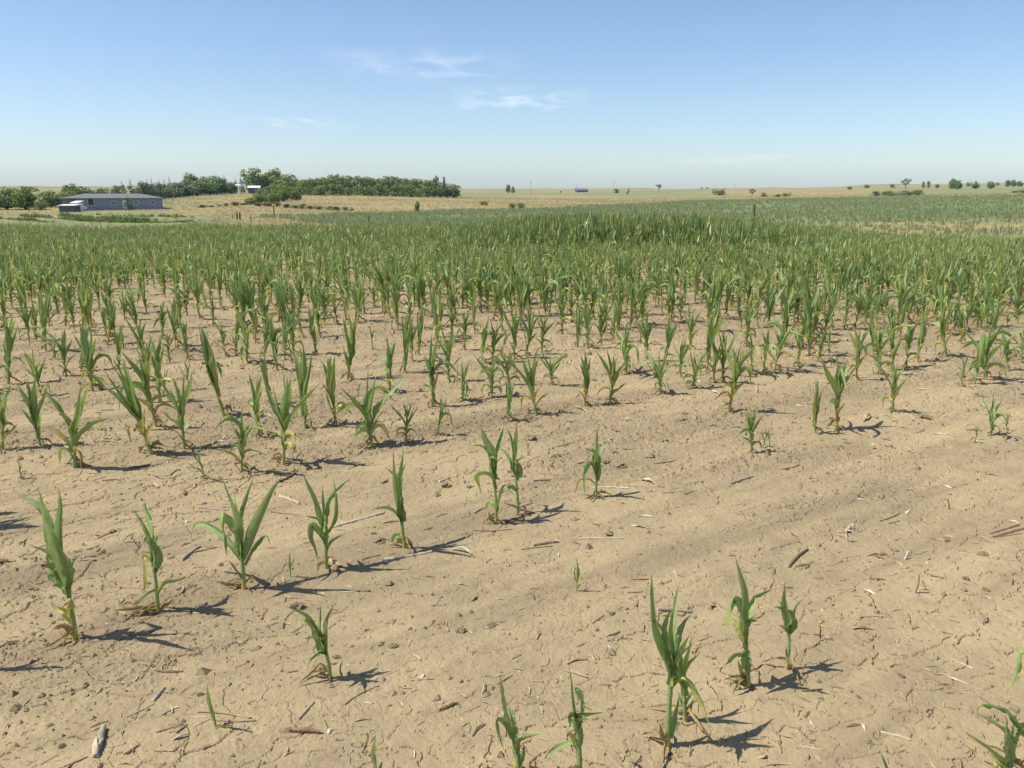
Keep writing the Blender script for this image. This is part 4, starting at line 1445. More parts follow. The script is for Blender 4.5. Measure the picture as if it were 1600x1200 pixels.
def tree_meshes(kind, seed):
    """unit tree: one tall, crown about one wide -> (trunk mesh, crown mesh by material)"""
    rr = random.Random(seed)
    mb = MB()
    if kind == 'conifer':
        mb.tube([(0, 0, -0.04), (0.01, 0, 0.5), (0, 0.01, 0.96)], [0.03, 0.02, 0.004], 6)
        blobs = []
        for k in range(13):
            f = k / 12
            z = 0.10 + 0.86 * f
            R = 0.46 * (1 - f) ** 0.85 + 0.02
            for q in range(5 if f < 0.75 else 2):
                a = rr.uniform(0, 6.28)
                e = R * rr.uniform(0.35, 0.75)
                blobs.append((math.cos(a) * e, math.sin(a) * e, z - 0.02, R * 0.42, R * 0.42, 0.035))
        return mb.mesh('trunk', M['bark'], True), crown_geo(rr, blobs, 700, 0.032)
    if kind in ('bush', 'low'):
        blobs = []
        for q in range(4):
            a = rr.uniform(0, 6.28)
            mb.tube([(0, 0, -0.05), (math.cos(a) * 0.1, math.sin(a) * 0.1, 0.3), (math.cos(a) * 0.22, math.sin(a) * 0.22, 0.62)], [0.022, 0.016, 0.006], 5)
        for q in range(9):
            a, e = rr.uniform(0, 6.28), rr.uniform(0.0, 0.33)
            z = rr.uniform(0.22, 0.72) * (1 - 0.5 * e)
            sz = rr.uniform(0.14, 0.24)
            blobs.append((math.cos(a) * e, math.sin(a) * e, z, sz, sz, min(sz * 1.1, 0.97 - z)))
        blobs.append((0, 0, 0.22, 0.36, 0.36, 0.20))
        return mb.mesh('trunk', M['bark'], True), crown_geo(rr, blobs, 620, 0.045)
    # broadleaf: trunk, limbs, clustered crown
    sparse = kind == 'sparse'
    h0 = 0.30 if kind == 'broad' else 0.24
    lean = rr.uniform(-0.05, 0.05)
    mb.tube([(0, 0, -0.04), (lean, 0, h0), (lean * 1.5, 0.02, 0.62)], [0.035, 0.027, 0.012], 7)
    blobs = []
    nl = 8 if not sparse else 6
    for q in range(nl):
        a = q / nl * 6.28 + rr.uniform(-0.4, 0.4)
        e = rr.uniform(0.16, 0.36)
        z = rr.uniform(0.42, 0.84)
        mb.tube([(lean, 0, rr.uniform(h0 * 0.7, 0.45)), (lean + math.cos(a) * e * 0.5, math.sin(a) * e * 0.5, z * 0.8), (lean + math.cos(a) * e, math.sin(a) * e, z)],
                [0.016, 0.011, 0.004], 5)
        sz = rr.uniform(0.13, 0.21) * (0.7 if sparse else 1.0)
        blobs.append((lean + math.cos(a) * e, math.sin(a) * e, z, sz, sz, sz * 0.85))
        if not sparse:
            blobs.append((lean + math.cos(a) * e * 0.85, math.sin(a) * e * 0.85, z * 0.62, sz * 1.05, sz * 1.05, sz * 0.8))
    blobs.append((lean, 0, 0.82, 0.17, 0.17, 0.15))
    if kind == 'broad':
        blobs.append((0, 0, 0.52, 0.36, 0.36, 0.24))
        blobs.append((0.02, 0, 0.24, 0.36, 0.34, 0.20))
        blobs.append((-0.05, 0.03, 0.30, 0.30, 0.36, 0.22))
    return mb.mesh('trunk', M['bark'], True), crown_geo(rr, blobs, 420 if sparse else 1600, 0.046)


TREE = {}
for kind, nvar, mats in (('broad', 5, ('fol_dark', 'fol_light', 'fol_grey')), ('sparse', 2, ('fol_dark', 'fol_grey')), ('conifer', 3, ('fol_conifer',)),
                         ('bush', 4, ('fol_dark', 'fol_light', 'fol_grey', 'fol_rust'))):
    for v in range(nvar):
        tm, (cv, cf, ca) = tree_meshes(kind, 200 + v * 7 + len(kind))
        for mt in mats:
            TREE[(kind, mt, v)] = (tm, mesh_np('crown', cv, [cf], False, [M[mt]], ca))
NVAR = dict(broad=5, sparse=2, conifer=3, bush=4)
TN = {'broad': 'broadleaf_tree', 'sparse': 'open_tree', 'conifer': 'conifer_tree', 'bush': 'bush'}
TC = {'broad': 'tree', 'sparse': 'tree', 'conifer': 'tree', 'bush': 'bush'}
rt = random.Random(77)


def tree(px, dist, ytop, wpx, kind, mat, label, group=None):
    p = at_dist(px, dist)
    rr = math.hypot(p[0], p[1])
    d = ray(px, ytop)
    ztop = CAM_H + d[2] / math.hypot(d[0], d[1]) * rr
    h = max(ztop - p[2], 0.5)
    wid = wpx / F * dist * 1.0
    e = bpy.data.objects.new(TN[kind], None)
    COL.objects.link(e)
    e.location = p
    e.scale = (wid, wid, h)
    e.rotation_euler = (0, 0, rt.uniform(0, 6.28))
    e['label'] = label
    e['category'] = TC[kind]
    if group:
        e['group'] = group
    tm, cm = TREE[(kind, mat, rt.randrange(NVAR[kind]))]
    for nm, me in (('trunk', tm), ('crown', cm)):
        o = bpy.data.objects.new(nm, me)
        COL.objects.link(o)
        o.parent = e
    return e


G1 = 'trees around the blue house'
for a in ((8, 232, 291, 46, 'broad', 'fol_dark', 'dark rounded tree at the left edge of the picture'),
          (36, 228, 290, 44, 'broad', 'fol_dark', 'dark rounded tree second from the left edge'),
          (60, 224, 307, 30, 'bush', 'fol_grey', 'grey-green shrub between the left edge trees and the blue house'),
          (78, 246, 296, 34, 'broad', 'fol_light', 'light green tree just left of the blue house'),
          (93, 252, 301, 28, 'broad', 'fol_light', 'low light green tree touching left end of the blue house'),
          (112, 262, 285, 36, 'broad', 'fol_light', 'tallest tree rising behind the left end of the blue house'),
          (134, 264, 291, 34, 'broad', 'fol_dark', 'dark tree behind roof of the blue house, left part'),
          (157, 266, 293, 34, 'broad', 'fol_dark', 'dark tree behind roof of the blue house, middle part'),
          (180, 262, 289, 30, 'broad', 'fol_light', 'light tree behind roof of the blue house, right part'),
          (198, 200, 302, 19, 'conifer', 'fol_conifer', 'dark conifer standing in front of the blue house wall')):
    tree(*a, group=G1)
G2 = 'trees of the farmstead row on the skyline'
row = [(192, 279, 16, 'conifer', 'fol_conifer'), (205, 278, 15, 'conifer', 'fol_conifer'), (222, 281, 20, 'broad', 'fol_grey'), (231, 277, 12, 'conifer', 'fol_conifer'),
       (238, 276, 12, 'conifer', 'fol_conifer'), (246, 284, 30, 'broad', 'fol_grey'), (250, 279, 13, 'conifer', 'fol_conifer'), (258, 277, 12, 'conifer', 'fol_conifer'),
       (266, 275, 12, 'conifer', 'fol_conifer'), (274, 284, 34, 'broad', 'fol_grey'), (287, 283, 26, 'broad', 'fol_grey'), (300, 269, 26, 'broad', 'fol_light'),
       (307, 281, 32, 'broad', 'fol_grey'), (321, 274, 18, 'broad', 'fol_dark'), (328, 283, 28, 'broad', 'fol_light'), (338, 273, 28, 'broad', 'fol_dark'),
       (347, 278, 24, 'broad', 'fol_grey'), (352, 271, 16, 'conifer', 'fol_conifer'), (361, 283, 16, 'broad', 'fol_dark'), (369, 275, 8, 'conifer', 'fol_conifer'),
       (378, 271, 10, 'conifer', 'fol_conifer'), (396, 261, 26, 'broad', 'fol_dark'), (413, 270, 20, 'broad', 'fol_dark'), (429, 262, 30, 'broad', 'fol_light'),
       (446, 271, 32, 'broad', 'fol_light'), (462, 277, 22, 'broad', 'fol_dark')]
for i, (px, yt, w, kd, mt) in enumerate(row):
    word = {'fol_conifer': 'pointed dark conifer', 'fol_grey': 'grey-green willow-like tree', 'fol_light': 'bright green leafy tree', 'fol_dark': 'dense dark green tree'}[mt]
    tree(px, 405 + (i % 3) * 9, yt, w * 1.3, kd, mt, '%s, %s from left in the farmstead row on the skyline' % (word, ordw(i + 1)), G2)
G3 = 'trees of the long shelterbelt'
tops = [279, 277, 278, 276, 274, 272, 274, 275, 273, 274, 277, 278, 275, 276, 277, 278, 278, 279, 280, 279, 283, 286, 288]
for i, yt in enumerate(tops):
    px = 474 + i * 10.7
    tree(px, 392 + (i % 2) * 10 + i * 1.2, yt + rt.uniform(-1, 1), rt.uniform(25, 33), 'broad', 'fol_dark' if i % 3 else 'fol_light',
         'bushy green tree, %s from left along the back of the shelterbelt' % ordw(i + 1), G3)
for i in range(17):
    px = 470 + i * 12.3
    tree(px, 378 + (i % 2) * 6 + i * 1.0, 285.5 + rt.uniform(-2, 2) + (3 if i > 14 else 0), rt.uniform(22, 32), 'bush', 'fol_light' if i % 2 else 'fol_dark',
         'low spreading shrub, %s from left along the front of the shelterbelt' % ordw(i + 1), G3)
tree(682, 400, 273, 11, 'sparse', 'fol_grey', 'thin open tree rising above right end of the shelterbelt', G3)
tree(694, 402, 274.5, 9, 'sparse', 'fol_grey', 'smaller thin open tree near right end of the shelterbelt', G3)
G4 = 'bushes on the slope below the farmstead'
for i, (px, dist, yt, w, kd, mt) in enumerate([
        (312, 215, 319, 18, 'bush', 'fol_rust'), (326, 220, 320, 16, 'bush', 'fol_rust'), (340, 225, 317.5, 12, 'bush', 'fol_light'), (352, 225, 316, 14, 'bush', 'fol_light'),
        (365, 228, 314.5, 20, 'bush', 'fol_rust'), (379, 235, 316, 18, 'bush', 'fol_rust'), (390, 240, 308, 24, 'broad', 'fol_light'), (403, 260, 302, 24, 'broad', 'fol_light'),
        (416, 270, 299, 24, 'broad', 'fol_grey'), (427, 250, 301, 26, 'broad', 'fol_light'), (441, 285, 294, 26, 'broad', 'fol_dark'), (455, 320, 291, 28, 'broad', 'fol_dark'),
        (462, 300, 296, 22, 'broad', 'fol_light'), (408, 275, 293, 28, 'broad', 'fol_light'), (436, 300, 287, 30, 'broad', 'fol_light'), (449, 330, 282, 30, 'broad', 'fol_dark'), (424, 315, 288, 28, 'broad', 'fol_grey'), (405, 228, 314, 20, 'bush', 'fol_rust'), (418, 225, 314, 18, 'bush', 'fol_rust'), (432, 226, 314, 18, 'bush', 'fol_light')]):
    word = {'fol_rust': 'reddish brown low bush', 'fol_light': 'bright green bush', 'fol_grey': 'grey-green bush', 'fol_dark': 'dark green bush'}[mt]
    tree(px, dist, yt, w, kd, mt, '%s, number %s from left on the slope below the farmstead' % (word, ordw(1 + sorted([312, 326, 340, 352, 365, 379, 390, 403, 405, 408, 416, 418, 424, 427, 432, 436, 441, 449, 455, 462]).index(px))), G4)
G5 = 'low bushes strung along the near edge of the tan slope'
for i, (px, yt, w) in enumerate([(447, 318, 12), (460, 318, 14), (472, 317.5, 14), (486, 319, 10), (497, 319.5, 13), (511, 320.5, 11), (524, 322, 12), (537, 322.5, 11), (548, 324, 7)]):
    tree(px, 216 - i * 2, yt - 0.8, w * 1.7, 'bush', 'fol_light' if i % 3 else 'fol_rust', 'low bush, %s from left in the string along the tan slope foot' % ordw(i + 1), G5)
for a in ((651, 185, 313, 10, 'broad', 'fol_light', 'small lone tree at the foot of the tan slope'),
          (753, 260, 311, 10, 'bush', 'fol_dark', 'left half of the small double bush on the tan slope'),
          (760, 258, 312, 9, 'bush', 'fol_dark', 'right half of the small double bush on the tan slope'),
          (799, 215, 316, 20, 'bush', 'fol_dark', 'left bush of the dark pair at the middle crop edge'),
          (815, 214, 315.5, 22, 'bush', 'fol_dark', 'right bush of the dark pair at the middle crop edge'),
          (794, 900, 287, 9, 'broad', 'fol_dark', 'left tree of the small clump on the skyline right of the shelterbelt'),
          (802, 905, 288.5, 10, 'bush', 'fol_dark', 'right tree of the small clump on the skyline right of the shelterbelt'),
          (876, 800, 297, 5, 'bush', 'fol_grey', 'tiny bush on the grassland left of the far grey building'),
          (963, 760, 293.5, 13, 'bush', 'fol_dark', 'dark bush right of the far grey building'),
          (982, 900, 291, 5, 'conifer', 'fol_conifer', 'small pointed tree right of the dark bush near skyline'),
          (980, 720, 297, 5, 'bush', 'fol_dark', 'tiny bush below the small pointed tree'),
          (1030, 1000, 287.5, 13, 'sparse', 'fol_grey', 'pale open tree on the skyline above the right middle'),
          (1096, 1000, 292, 6, 'bush', 'fol_dark', 'small bush left of two on the skyline'),
          (1105, 1000, 291.5, 6, 'bush', 'fol_dark', 'small bush right of two on the skyline'),
          (1123, 640, 292, 26, 'bush', 'fol_dark', 'wide dark bush on the grass near skyline right of centre'),
          (1175, 520, 294, 12, 'sparse', 'fol_grey', 'bare pinkish scrub tree left of the hollow'),
          (1195, 470, 299, 15, 'bush', 'fol_dark', 'left dark bush in the hollow on the right'),
          (1213, 462, 302, 20, 'bush', 'fol_dark', 'middle low bush in the hollow on the right'),
          (1230, 470, 299, 16, 'bush', 'fol_dark', 'right dark bush in the hollow on the right'),
          (1327, 800, 288.5, 9, 'bush', 'fol_dark', 'small dark bush on the right hillside below the skyline'),
          (1353, 850, 286.5, 14, 'bush', 'fol_dark', 'wind-leaning bush on the right hillside skyline'),
          (1394, 900, 286.5, 11, 'bush', 'fol_grey', 'low grey bush left of the open crowned skyline tree'),
          (1415, 800, 278, 16, 'sparse', 'fol_grey', 'open crowned tree on the right skyline'),
          (1442, 900, 282, 8, 'bush', 'fol_dark', 'left one of two round bushes on the right skyline'),
          (1450, 905, 281, 8, 'bush', 'fol_dark', 'right one of two round bushes on the right skyline'),
          (1463, 880, 284, 9, 'bush', 'fol_dark', 'round low bush before the tall dark pair at right'),
          (1487, 700, 278, 13, 'broad', 'fol_dark', 'taller left tree of the dark pair on right hillside'),
          (1496, 695, 281, 13, 'broad', 'fol_dark', 'rounder right tree of the dark pair on right hillside'),
          (1513, 950, 281.5, 9, 'bush', 'fol_dark', 'small skyline bush between the dark pair and the lone round tree'),
          (1523, 700, 282.5, 11, 'broad', 'fol_dark', 'lone round dark tree on the right hillside'),
          (1547, 720, 282.5, 12, 'broad', 'fol_dark', 'second lone round dark tree farther right on hillside'),
          (1558, 1000, 283.5, 7, 'bush', 'fol_grey', 'tiny skyline bush right of the lone round trees'),
          (1573, 900, 280.5, 9, 'broad', 'fol_dark', 'left of three skyline trees at the right edge'),
          (1582, 905, 280, 9, 'broad', 'fol_dark', 'middle of three skyline trees at the right edge'),
          (1592, 900, 282, 10, 'broad', 'fol_dark', 'right of three skyline trees at the right edge'),
          (1585, 480, 296, 14, 'bush', 'fol_dark', 'bush at the right edge above the green crop, left one'),
          (1599, 478, 293, 16, 'bush', 'fol_dark', 'bush at the right edge above the green crop, cut off')):
    tree(*a, group='scattered trees and bushes of the grassland')
for i, (px, yt, w) in enumerate([(1368, 299, 17), (1382, 299.5, 15), (1395, 298, 18), (1408, 297, 19), (1422, 297.5, 17), (1436, 297, 17)]):
    tree(px, 440 + (i % 2) * 5, yt - 2.0, w * 1.3, 'bush', 'fol_dark' if i % 3 else 'fol_grey', 'dark bush, %s from left in the long clump on the right' % ordw(i + 1), 'bushes of the long dark clump on the right')

# ------------------------------------------------------------------ blue house and other buildings
def house():
    D = 208
    a, b = at_dist(118, D), at_dist(252.5, D)
    L = float(np.hypot(b[0] - a[0], b[1] - a[1]))
    zb = z_of_pixel(324.5, D)
    e = bpy.data.objects.new('ranch_house', None)
    COL.objects.link(e)
    e.location = ((a[0] + b[0]) / 2, (a[1] + b[1]) / 2, zb)
    e.rotation_euler = (0, 0, math.atan2(b[1] - a[1], b[0] - a[0]))
    e['label'] = 'long low blue-grey house with a grey hip roof on the left'
    e['category'] = 'house'
    hl, hw, wh = L / 2, 4.6, z_of_pixel(308.5, D) - zb
    link('wall', MB().box(-hl, hl, 0, 2 * hw, -0.6, wh).mesh('wall', M['wall_blue']), e)
    # left wing steps back
    link('wing_wall', MB().box(-hl - 3.0, -hl - 0.002, 2.2, 2 * hw, -0.6, wh - 0.05).mesh('wing_wall', M['wall_blue']), e)
    o, rz = 0.5, z_of_pixel(302.3, D) - zb
    x0, x1, y0, y1 = -hl - 3.4, hl + o, -o, 2 * hw + o
    pts_ = [(x0, y0, wh), (x1, y0, wh), (x1, y1, wh), (x0, y1, wh), (x0 + 4.9, (y0 + y1) / 2, rz), (x1 - 4.9, (y0 + y1) / 2, rz)]
    pts_ += [(p[0], p[1], wh - 0.14) for p in pts_[:4]]
    rf = link('roof', MB().poly(pts_, (0, 1, 5, 4), (1, 2, 5), (2, 3, 4, 5), (3, 0, 4), (6, 7, 1, 0), (7, 8, 2, 1), (8, 9, 3, 2), (9, 6, 0, 3), (9, 8, 7, 6)).mesh('roof', M['roof_grey']), e)
    link('roof_vent', MB().tube([(-2, 3.0, wh + 0.4), (-2, 3.0, rz + 0.55)], [0.09, 0.09], 8).mesh('roof_vent', M['white']), rf)

    def window(cx, z0, z1, w):
        g = link('window', MB().box(cx - w / 2, cx + w / 2, -0.03, -0.004, z0, z1).mesh('window', M['glass']), e)
        f = 0.09
        m = MB().box(cx - w / 2 - f, cx + w / 2 + f, -0.07, -0.006, z1, z1 + f).box(cx - w / 2 - f, cx + w / 2 + f, -0.08, -0.006, z0 - f, z0)
        m.box(cx - w / 2 - f, cx - w / 2, -0.065, -0.006, z0, z1).box(cx + w / 2, cx + w / 2 + f, -0.065, -0.006, z0, z1)
        link('frame', m.mesh('frame', M['white']), g)

    def fx(px):
        return (px - 118) / (252.5 - 118) * L - hl
    window(fx(139.5), wh - 1.55, wh - 0.12, 1.1)
    for px in (175, 210, 236):
        window(fx(px), wh - 1.25, wh - 0.80, 0.75)
    link('door', MB().box(fx(192) - 0.45, fx(192) + 0.45, -0.05, -0.004, 0.05, 2.0).mesh('door', M['white']), e)
    link('basement_panel', MB().box(fx(126) - 0.9, fx(126) + 0.9, -0.04, -0.003, 0.1, 0.75).mesh('basement_panel', M['white']), e)
    # white annexe and small shed at the left end
    p = at_dist(112, 203)
    s = bpy.data.objects.new('white_annexe', None)
    COL.objects.link(s)
    zc = z_of_pixel(324, 203)
    s.location = (p[0], p[1], zc)
    s['label'] = 'small white lean-to at the left end of the blue house'
    s['category'] = 'outbuilding'
    link('wall', MB().box(-0.6, 1.0, 0, 2.4, -0.5, 1.35).mesh('wall', M['white']), s)
    link('roof', MB().poly([(-0.7, -0.1, 1.36), (1.1, -0.1, 1.36), (1.1, 2.5, 1.75), (-0.7, 2.5, 1.75), (-0.7, -0.1, 1.28), (1.1, -0.1, 1.28), (1.1, 2.5, 1.66), (-0.7, 2.5, 1.66)],
                           (0, 1, 2, 3), (4, 7, 6, 5), (0, 4, 5, 1), (1, 5, 6, 2), (2, 6, 7, 3), (3, 7, 4, 0)).mesh('roof', M['white']), s)
    p = at_dist(101.5, 196)
    s = bpy.data.objects.new('garden_shed', None)
    COL.objects.link(s)
    zc = z_of_pixel(327, 196)
    s.location = (p[0], p[1], zc)
    s['label'] = 'dark shed with a white flat roof, left of the blue house'
    s['category'] = 'shed'
    hh_ = z_of_pixel(318.5, 196) - zc
    link('wall', MB().box(-1.65, 1.65, 0, 2.2, -0.5, hh_).mesh('wall', M['shed_grey']), s)
    link('roof', MB().poly([(-1.8, -0.25, hh_ + 0.02), (1.8, -0.25, hh_ + 0.02), (1.8, 2.4, hh_ + 0.2), (-1.8, 2.4, hh_ + 0.2),
                            (-1.8, -0.25, hh_ - 0.1), (1.8, -0.25, hh_ - 0.1), (1.8, 2.4, hh_ + 0.08), (-1.8, 2.4, hh_ + 0.08)],
                           (0, 1, 2, 3), (4, 7, 6, 5), (0, 4, 5, 1), (1, 5, 6, 2), (2, 6, 7, 3), (3, 7, 4, 0)).mesh('roof', M['white']), s)
    link('door', MB().box(-0.5, 0.4, -0.04, -0.003, 0.0, hh_ - 0.2).mesh('door', M['shed_grey']), s)


house()


def gable(name, px, dist, ybase, yeave, yridge, wpx, wall, roof, label, cat):
    p = at_dist(px, dist)
    zb, ze, zr = z_of_pixel(ybase, dist), z_of_pixel(yeave, dist), z_of_pixel(yridge, dist)
    hw = wpx / F * dist / 2
    e = bpy.data.objects.new(name, None)
    COL.objects.link(e)
    e.location = (p[0], p[1], zb)
    e['label'] = label
    e['category'] = cat
    e.rotation_euler = (0, 0, 0.15)
    h, r_ = ze - zb, zr - zb
    dp = hw * 0.7
    link('wall', MB().poly([(-hw, 0, -1), (hw, 0, -1), (hw, 2 * dp, -1), (-hw, 2 * dp, -1), (-hw, 0, h), (hw, 0, h), (hw, 2 * dp, h), (-hw, 2 * dp, h), (-hw, dp, r_ - 0.1), (hw, dp, r_ - 0.1)],
                           (0, 1, 5, 4), (2, 3, 7, 6), (1, 2, 6, 9, 5), (3, 0, 4, 8, 7)).mesh('wall', M[wall]), e)
    o = 0.35
    link('roof', MB().poly([(-hw - o, -o, h - 0.05), (hw + o, -o, h - 0.05), (hw + o, dp, r_), (-hw - o, dp, r_), (hw + o, 2 * dp + o, h - 0.05), (-hw - o, 2 * dp + o, h - 0.05)],
                           (0, 1, 2, 3), (3, 2, 4, 5)).mesh('roof', M[roof]), e)
    link('door', MB().box(-0.6, 0.6, -0.05, -0.004, 0, min(2.1, h * 0.85)).mesh('door', M['shed_grey']), e)


gable('farm_shed', 397, 398, 298.5, 293.5, 290.5, 16, 'shed_grey', 'white', 'white-roofed farm building among the skyline trees', 'building')
gable('far_barn', 910, 820, 298.5, 297.2, 294, 17, 'shed_grey', 'roof_grey', 'distant low grey farm building on the grassland near skyline', 'building')
# white flat-topped shelter on a post
p = at_dist(373.5, 372)
e = bpy.data.objects.new('yard_shelter', None)
COL.objects.link(e)
zg = p[2]
e.location = p
e['label'] = 'white flat-topped canopy on a post before the skyline conifers'
e['category'] = 'canopy'
zt = z_of_pixel(289.5, 372) - zg
link('top', MB().poly([(-1.3, -0.9, zt - 0.25), (1.3, -0.9, zt - 0.25), (1.3, 0.9, zt - 0.25), (-1.3, 0.9, zt - 0.25), (-0.9, -0.6, zt + 0.3), (0.9, -0.6, zt + 0.3), (0.9, 0.6, zt + 0.3), (-0.9, 0.6, zt + 0.3)],
                      (0, 3, 2, 1), (4, 5, 6, 7), (0, 1, 5, 4), (1, 2, 6, 5), (2, 3, 7, 6), (3, 0, 4, 7)).mesh('top', M['white']), e)
link('post', MB().tube([(0, 0, -0.5), (0, 0, zt - 0.2)], [0.28, 0.26], 8).mesh('post', M['white']), e)


# ------------------------------------------------------------------ posts and poles
def post(px, dist, ytop, rad, lean, label, name='fence_post', cat='post'):
    p = at_dist(px, dist)
    h = max(z_of_pixel(ytop, dist) - p[2], 0.5)
    m = MB().tube([(0, 0, -0.3), (lean * 0.5 * h, 0, h * 0.5), (lean * h, 0.01, h)], [rad, rad * 0.96, rad * 0.86], 9, jag=0.02)
    o = link(name, m.mesh(name, M['post'], False), label=label, cat=cat, group='old wooden fence posts' if cat == 'post' else 'utility poles')
    o.location = p


post(367.5, 112, 330, 0.10, 0.0, 'left post of the dark wooden pair on the tan bank')
post(372.0, 112, 330.2, 0.10, 0.02, 'right post of the dark wooden pair on the tan bank')
post(390, 104, 337, 0.06, -0.28, 'leaning thin post right of the dark wooden pair')
post(426, 150, 321, 0.11, 0.0, 'post in front of the green bushes below the farmstead')
post(575, 92, 337, 0.075, -0.04, 'thin dark post standing in the corn left of centre')
post(360, 118, 332, 0.04, 0.03, 'very thin stake just left of the dark wooden pair')
post(1181, 86, 319, 0.095, -0.03, 'weathered brown post above the tall corn right of centre')
post(1149, 90, 330, 0.03, 0.0, 'thin steel stake left of the weathered brown post')
for px, d, yt, lab in ((829.5, 640, 283.5, 'utility pole on the grassland right of the shelterbelt'), (959, 780, 284.5, 'utility pole above the dark bush near skyline'),
                       (269, 330, 298, 'short utility pole on the slope right of the blue house'), (901, 900, 288.5, 'utility pole left of the far grey building'),
                       (679, 396, 287, 'pale pole before the right end of the shelterbelt'), (1148, 1000, 288, 'faint utility pole on the skyline right of centre')):
    p = at_dist(px, d)
    h = z_of_pixel(yt, d) - p[2]
    e = bpy.data.objects.new('utility_pole', None)
    COL.objects.link(e)
    e.location = p
    e['label'], e['category'], e['group'] = lab, 'pole', 'utility poles'
    link('pole', MB().tube([(0, 0, -0.5), (0, 0, h)], [0.11, 0.08], 7).mesh('pole', M['post']), e)
    link('crossarm', MB().box(-0.9, 0.9, -0.06, 0.06, h - 0.55, h - 0.42).mesh('crossarm', M['post']), e)

